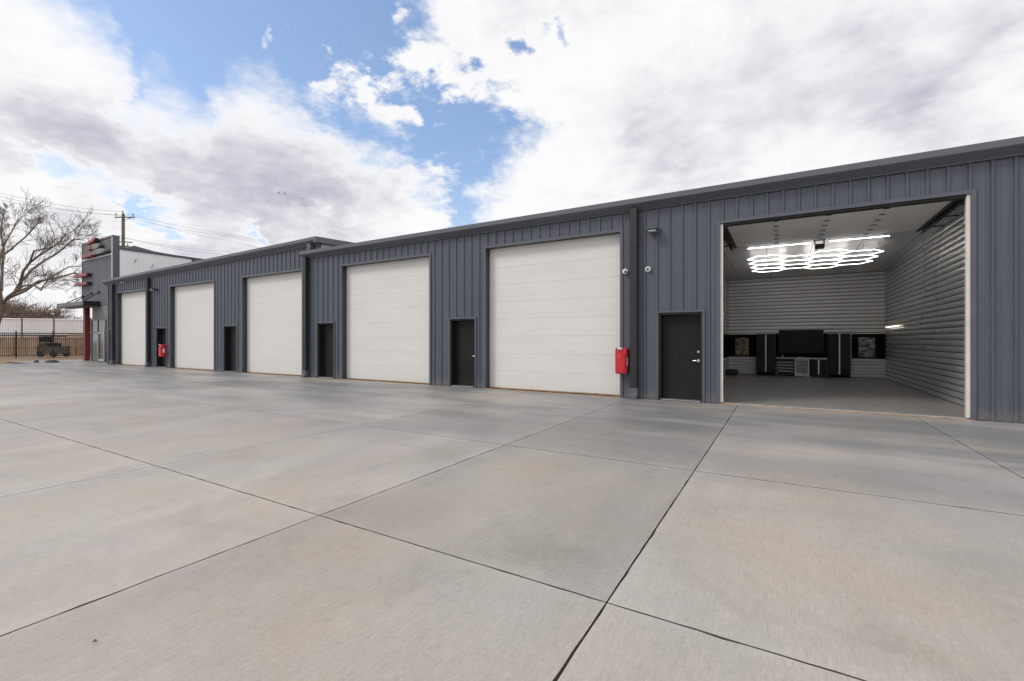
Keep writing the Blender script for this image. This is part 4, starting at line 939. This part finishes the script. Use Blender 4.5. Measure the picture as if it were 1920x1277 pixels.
# dark covers on the slab edge
for px, py, w_, lab in ((68, 679.5, .34, 'small dark rubber mound on the pavement edge, the left of two'), (97, 679.5, .9, 'wide flat dark rubber mound on the pavement edge, the right of two')):
    z = 1.5/((py-638.5)/F); q = Vector((*at(px, z), 0)); b = BM()
    ball(b, (0, 0, 0), w_/2, 1, .55, .20/w_*1.3, seg=14)
    for v_ in b.verts: v_.co += Vector((0, 0, .02*math.sin(v_.co.x*23)))
    bmesh.ops.rotate(b, verts=b.verts, cent=(0, 0, 0), matrix=Matrix.Rotation(TH, 3, 'Z')); bmesh.ops.translate(b, verts=b.verts, vec=q+Vector((0, 0, .03)))
    tag(obj('rubber_mound', b, M['iron'], loc=q, smooth=True), lab, 'rubber mound', 'dark mounds on the pavement edge')

# birds
def bird(px, py, z, span, roll, lab, yaw=0):
    c = pz(px, py, z); b = BM()
    X = (RT*math.cos(roll)+Vector((0, 0, 1))*math.sin(roll)); Y = (FW*math.cos(yaw)+RT*math.sin(yaw)).normalized(); Z = X.cross(Y).normalized()
    rings = []
    for t_, r_ in ((-.34, .01), (-.22, .05), (-.05, .085), (.12, .075), (.22, .05), (.30, .055), (.36, .03), (.42, .006)):
        rings.append([b.verts.new(c+(Y*t_+X*r_*math.cos(k*math.pi/3)+Z*r_*.8*math.sin(k*math.pi/3))*span) for k in range(6)])
    for r0, r1 in zip(rings, rings[1:]):
        for k in range(6): b.faces.new((r0[k], r0[(k+1) % 6], r1[(k+1) % 6], r1[k]))
    b.faces.new(rings[0][::-1]); b.faces.new(rings[-1])
    for s_ in (-1, 1):
        pr = [(.06, .10, .02), (.32, .13, .12), (.66, .02, .02), (.36, -.06, .10), (.06, -.10, .02)]
        t0 = [b.verts.new(c+(X*s_*p[0]+Y*p[1]+Z*(p[2]+.012))*span) for p in pr]; t1 = [b.verts.new(c+(X*s_*p[0]+Y*p[1]+Z*(p[2]-.012))*span) for p in pr]
        b.faces.new(t0); b.faces.new(t1[::-1])
        for k in range(5): b.faces.new((t0[k], t0[(k+1) % 5], t1[(k+1) % 5], t1[k]))
    bmesh.ops.recalc_face_normals(b, faces=b.faces)
    tag(obj('bird', b, M['bird'], loc=c), lab, 'bird', 'birds in flight')
bird(522.5, 362, 60, .48, -.6, 'dark flying bird, left of the close pair', .6); bird(533.5, 363.5, 62, .42, -1.2, 'dark flying bird, right of the close pair', .3)
bird(504.5, 375.5, 95, .34, -.7, 'tiny faint bird low left of the pair')
bird(567, 372.6, 120, .8, .3, 'faint distant bird right of the pair', 1.2); bird(572, 386.5, 125, .8, -.2, 'faintest distant bird, lowest of the flock', 1.2)

# dead leaves on the concrete
def leaf(px, py, L, ang, lab, m_):
    z = 1.5*F/(py-638.5); x_, y_ = at(px, z); b = BM(); P = []
    for k in range(9):
        t_ = k/8; w_ = L*.20*math.sin(math.pi*min(1, t_*1.05))**.8; P.append([b.verts.new((L*(t_-.5), s_*w_, .004+.012*abs(s_)*math.sin(math.pi*t_)+.01*(t_-.5)**2)) for s_ in (-1, 0, 1)])
    for p0, p1 in zip(P, P[1:]):
        for j in (0, 1): b.faces.new((p0[j], p1[j], p1[j+1], p0[j+1]))
    bmesh.ops.solidify(b, geom=b.faces[:], thickness=.0015)
    bmesh.ops.rotate(b, verts=b.verts, cent=(0, 0, 0), matrix=Matrix.Rotation(ang, 3, 'Z')); bmesh.ops.translate(b, verts=b.verts, vec=(x_, y_, .002))
    tag(obj('dead_leaf', b, m_, loc=(x_, y_, 0)), lab, 'leaf', None)
ml = mat('tan_dead_leaf', (.42, .27, .15), .8); md_ = mat('dark_dead_leaf', (.06, .045, .035), .8)
leaf(178, 1206, .022, .9, 'tan dead leaf alone on the left foreground slab', ml)
#leaf(1758, 1048, .022, -.3, 'dark dead leaf on the large right-hand slab', md_)
#leaf(1202, 904, .03, .2, 'tiny dark leaf on the slab left of the long joint', md_)
#leaf(1314, 825, .04, .5, 'dark leaf scrap close to the joint before the open bay', md_)
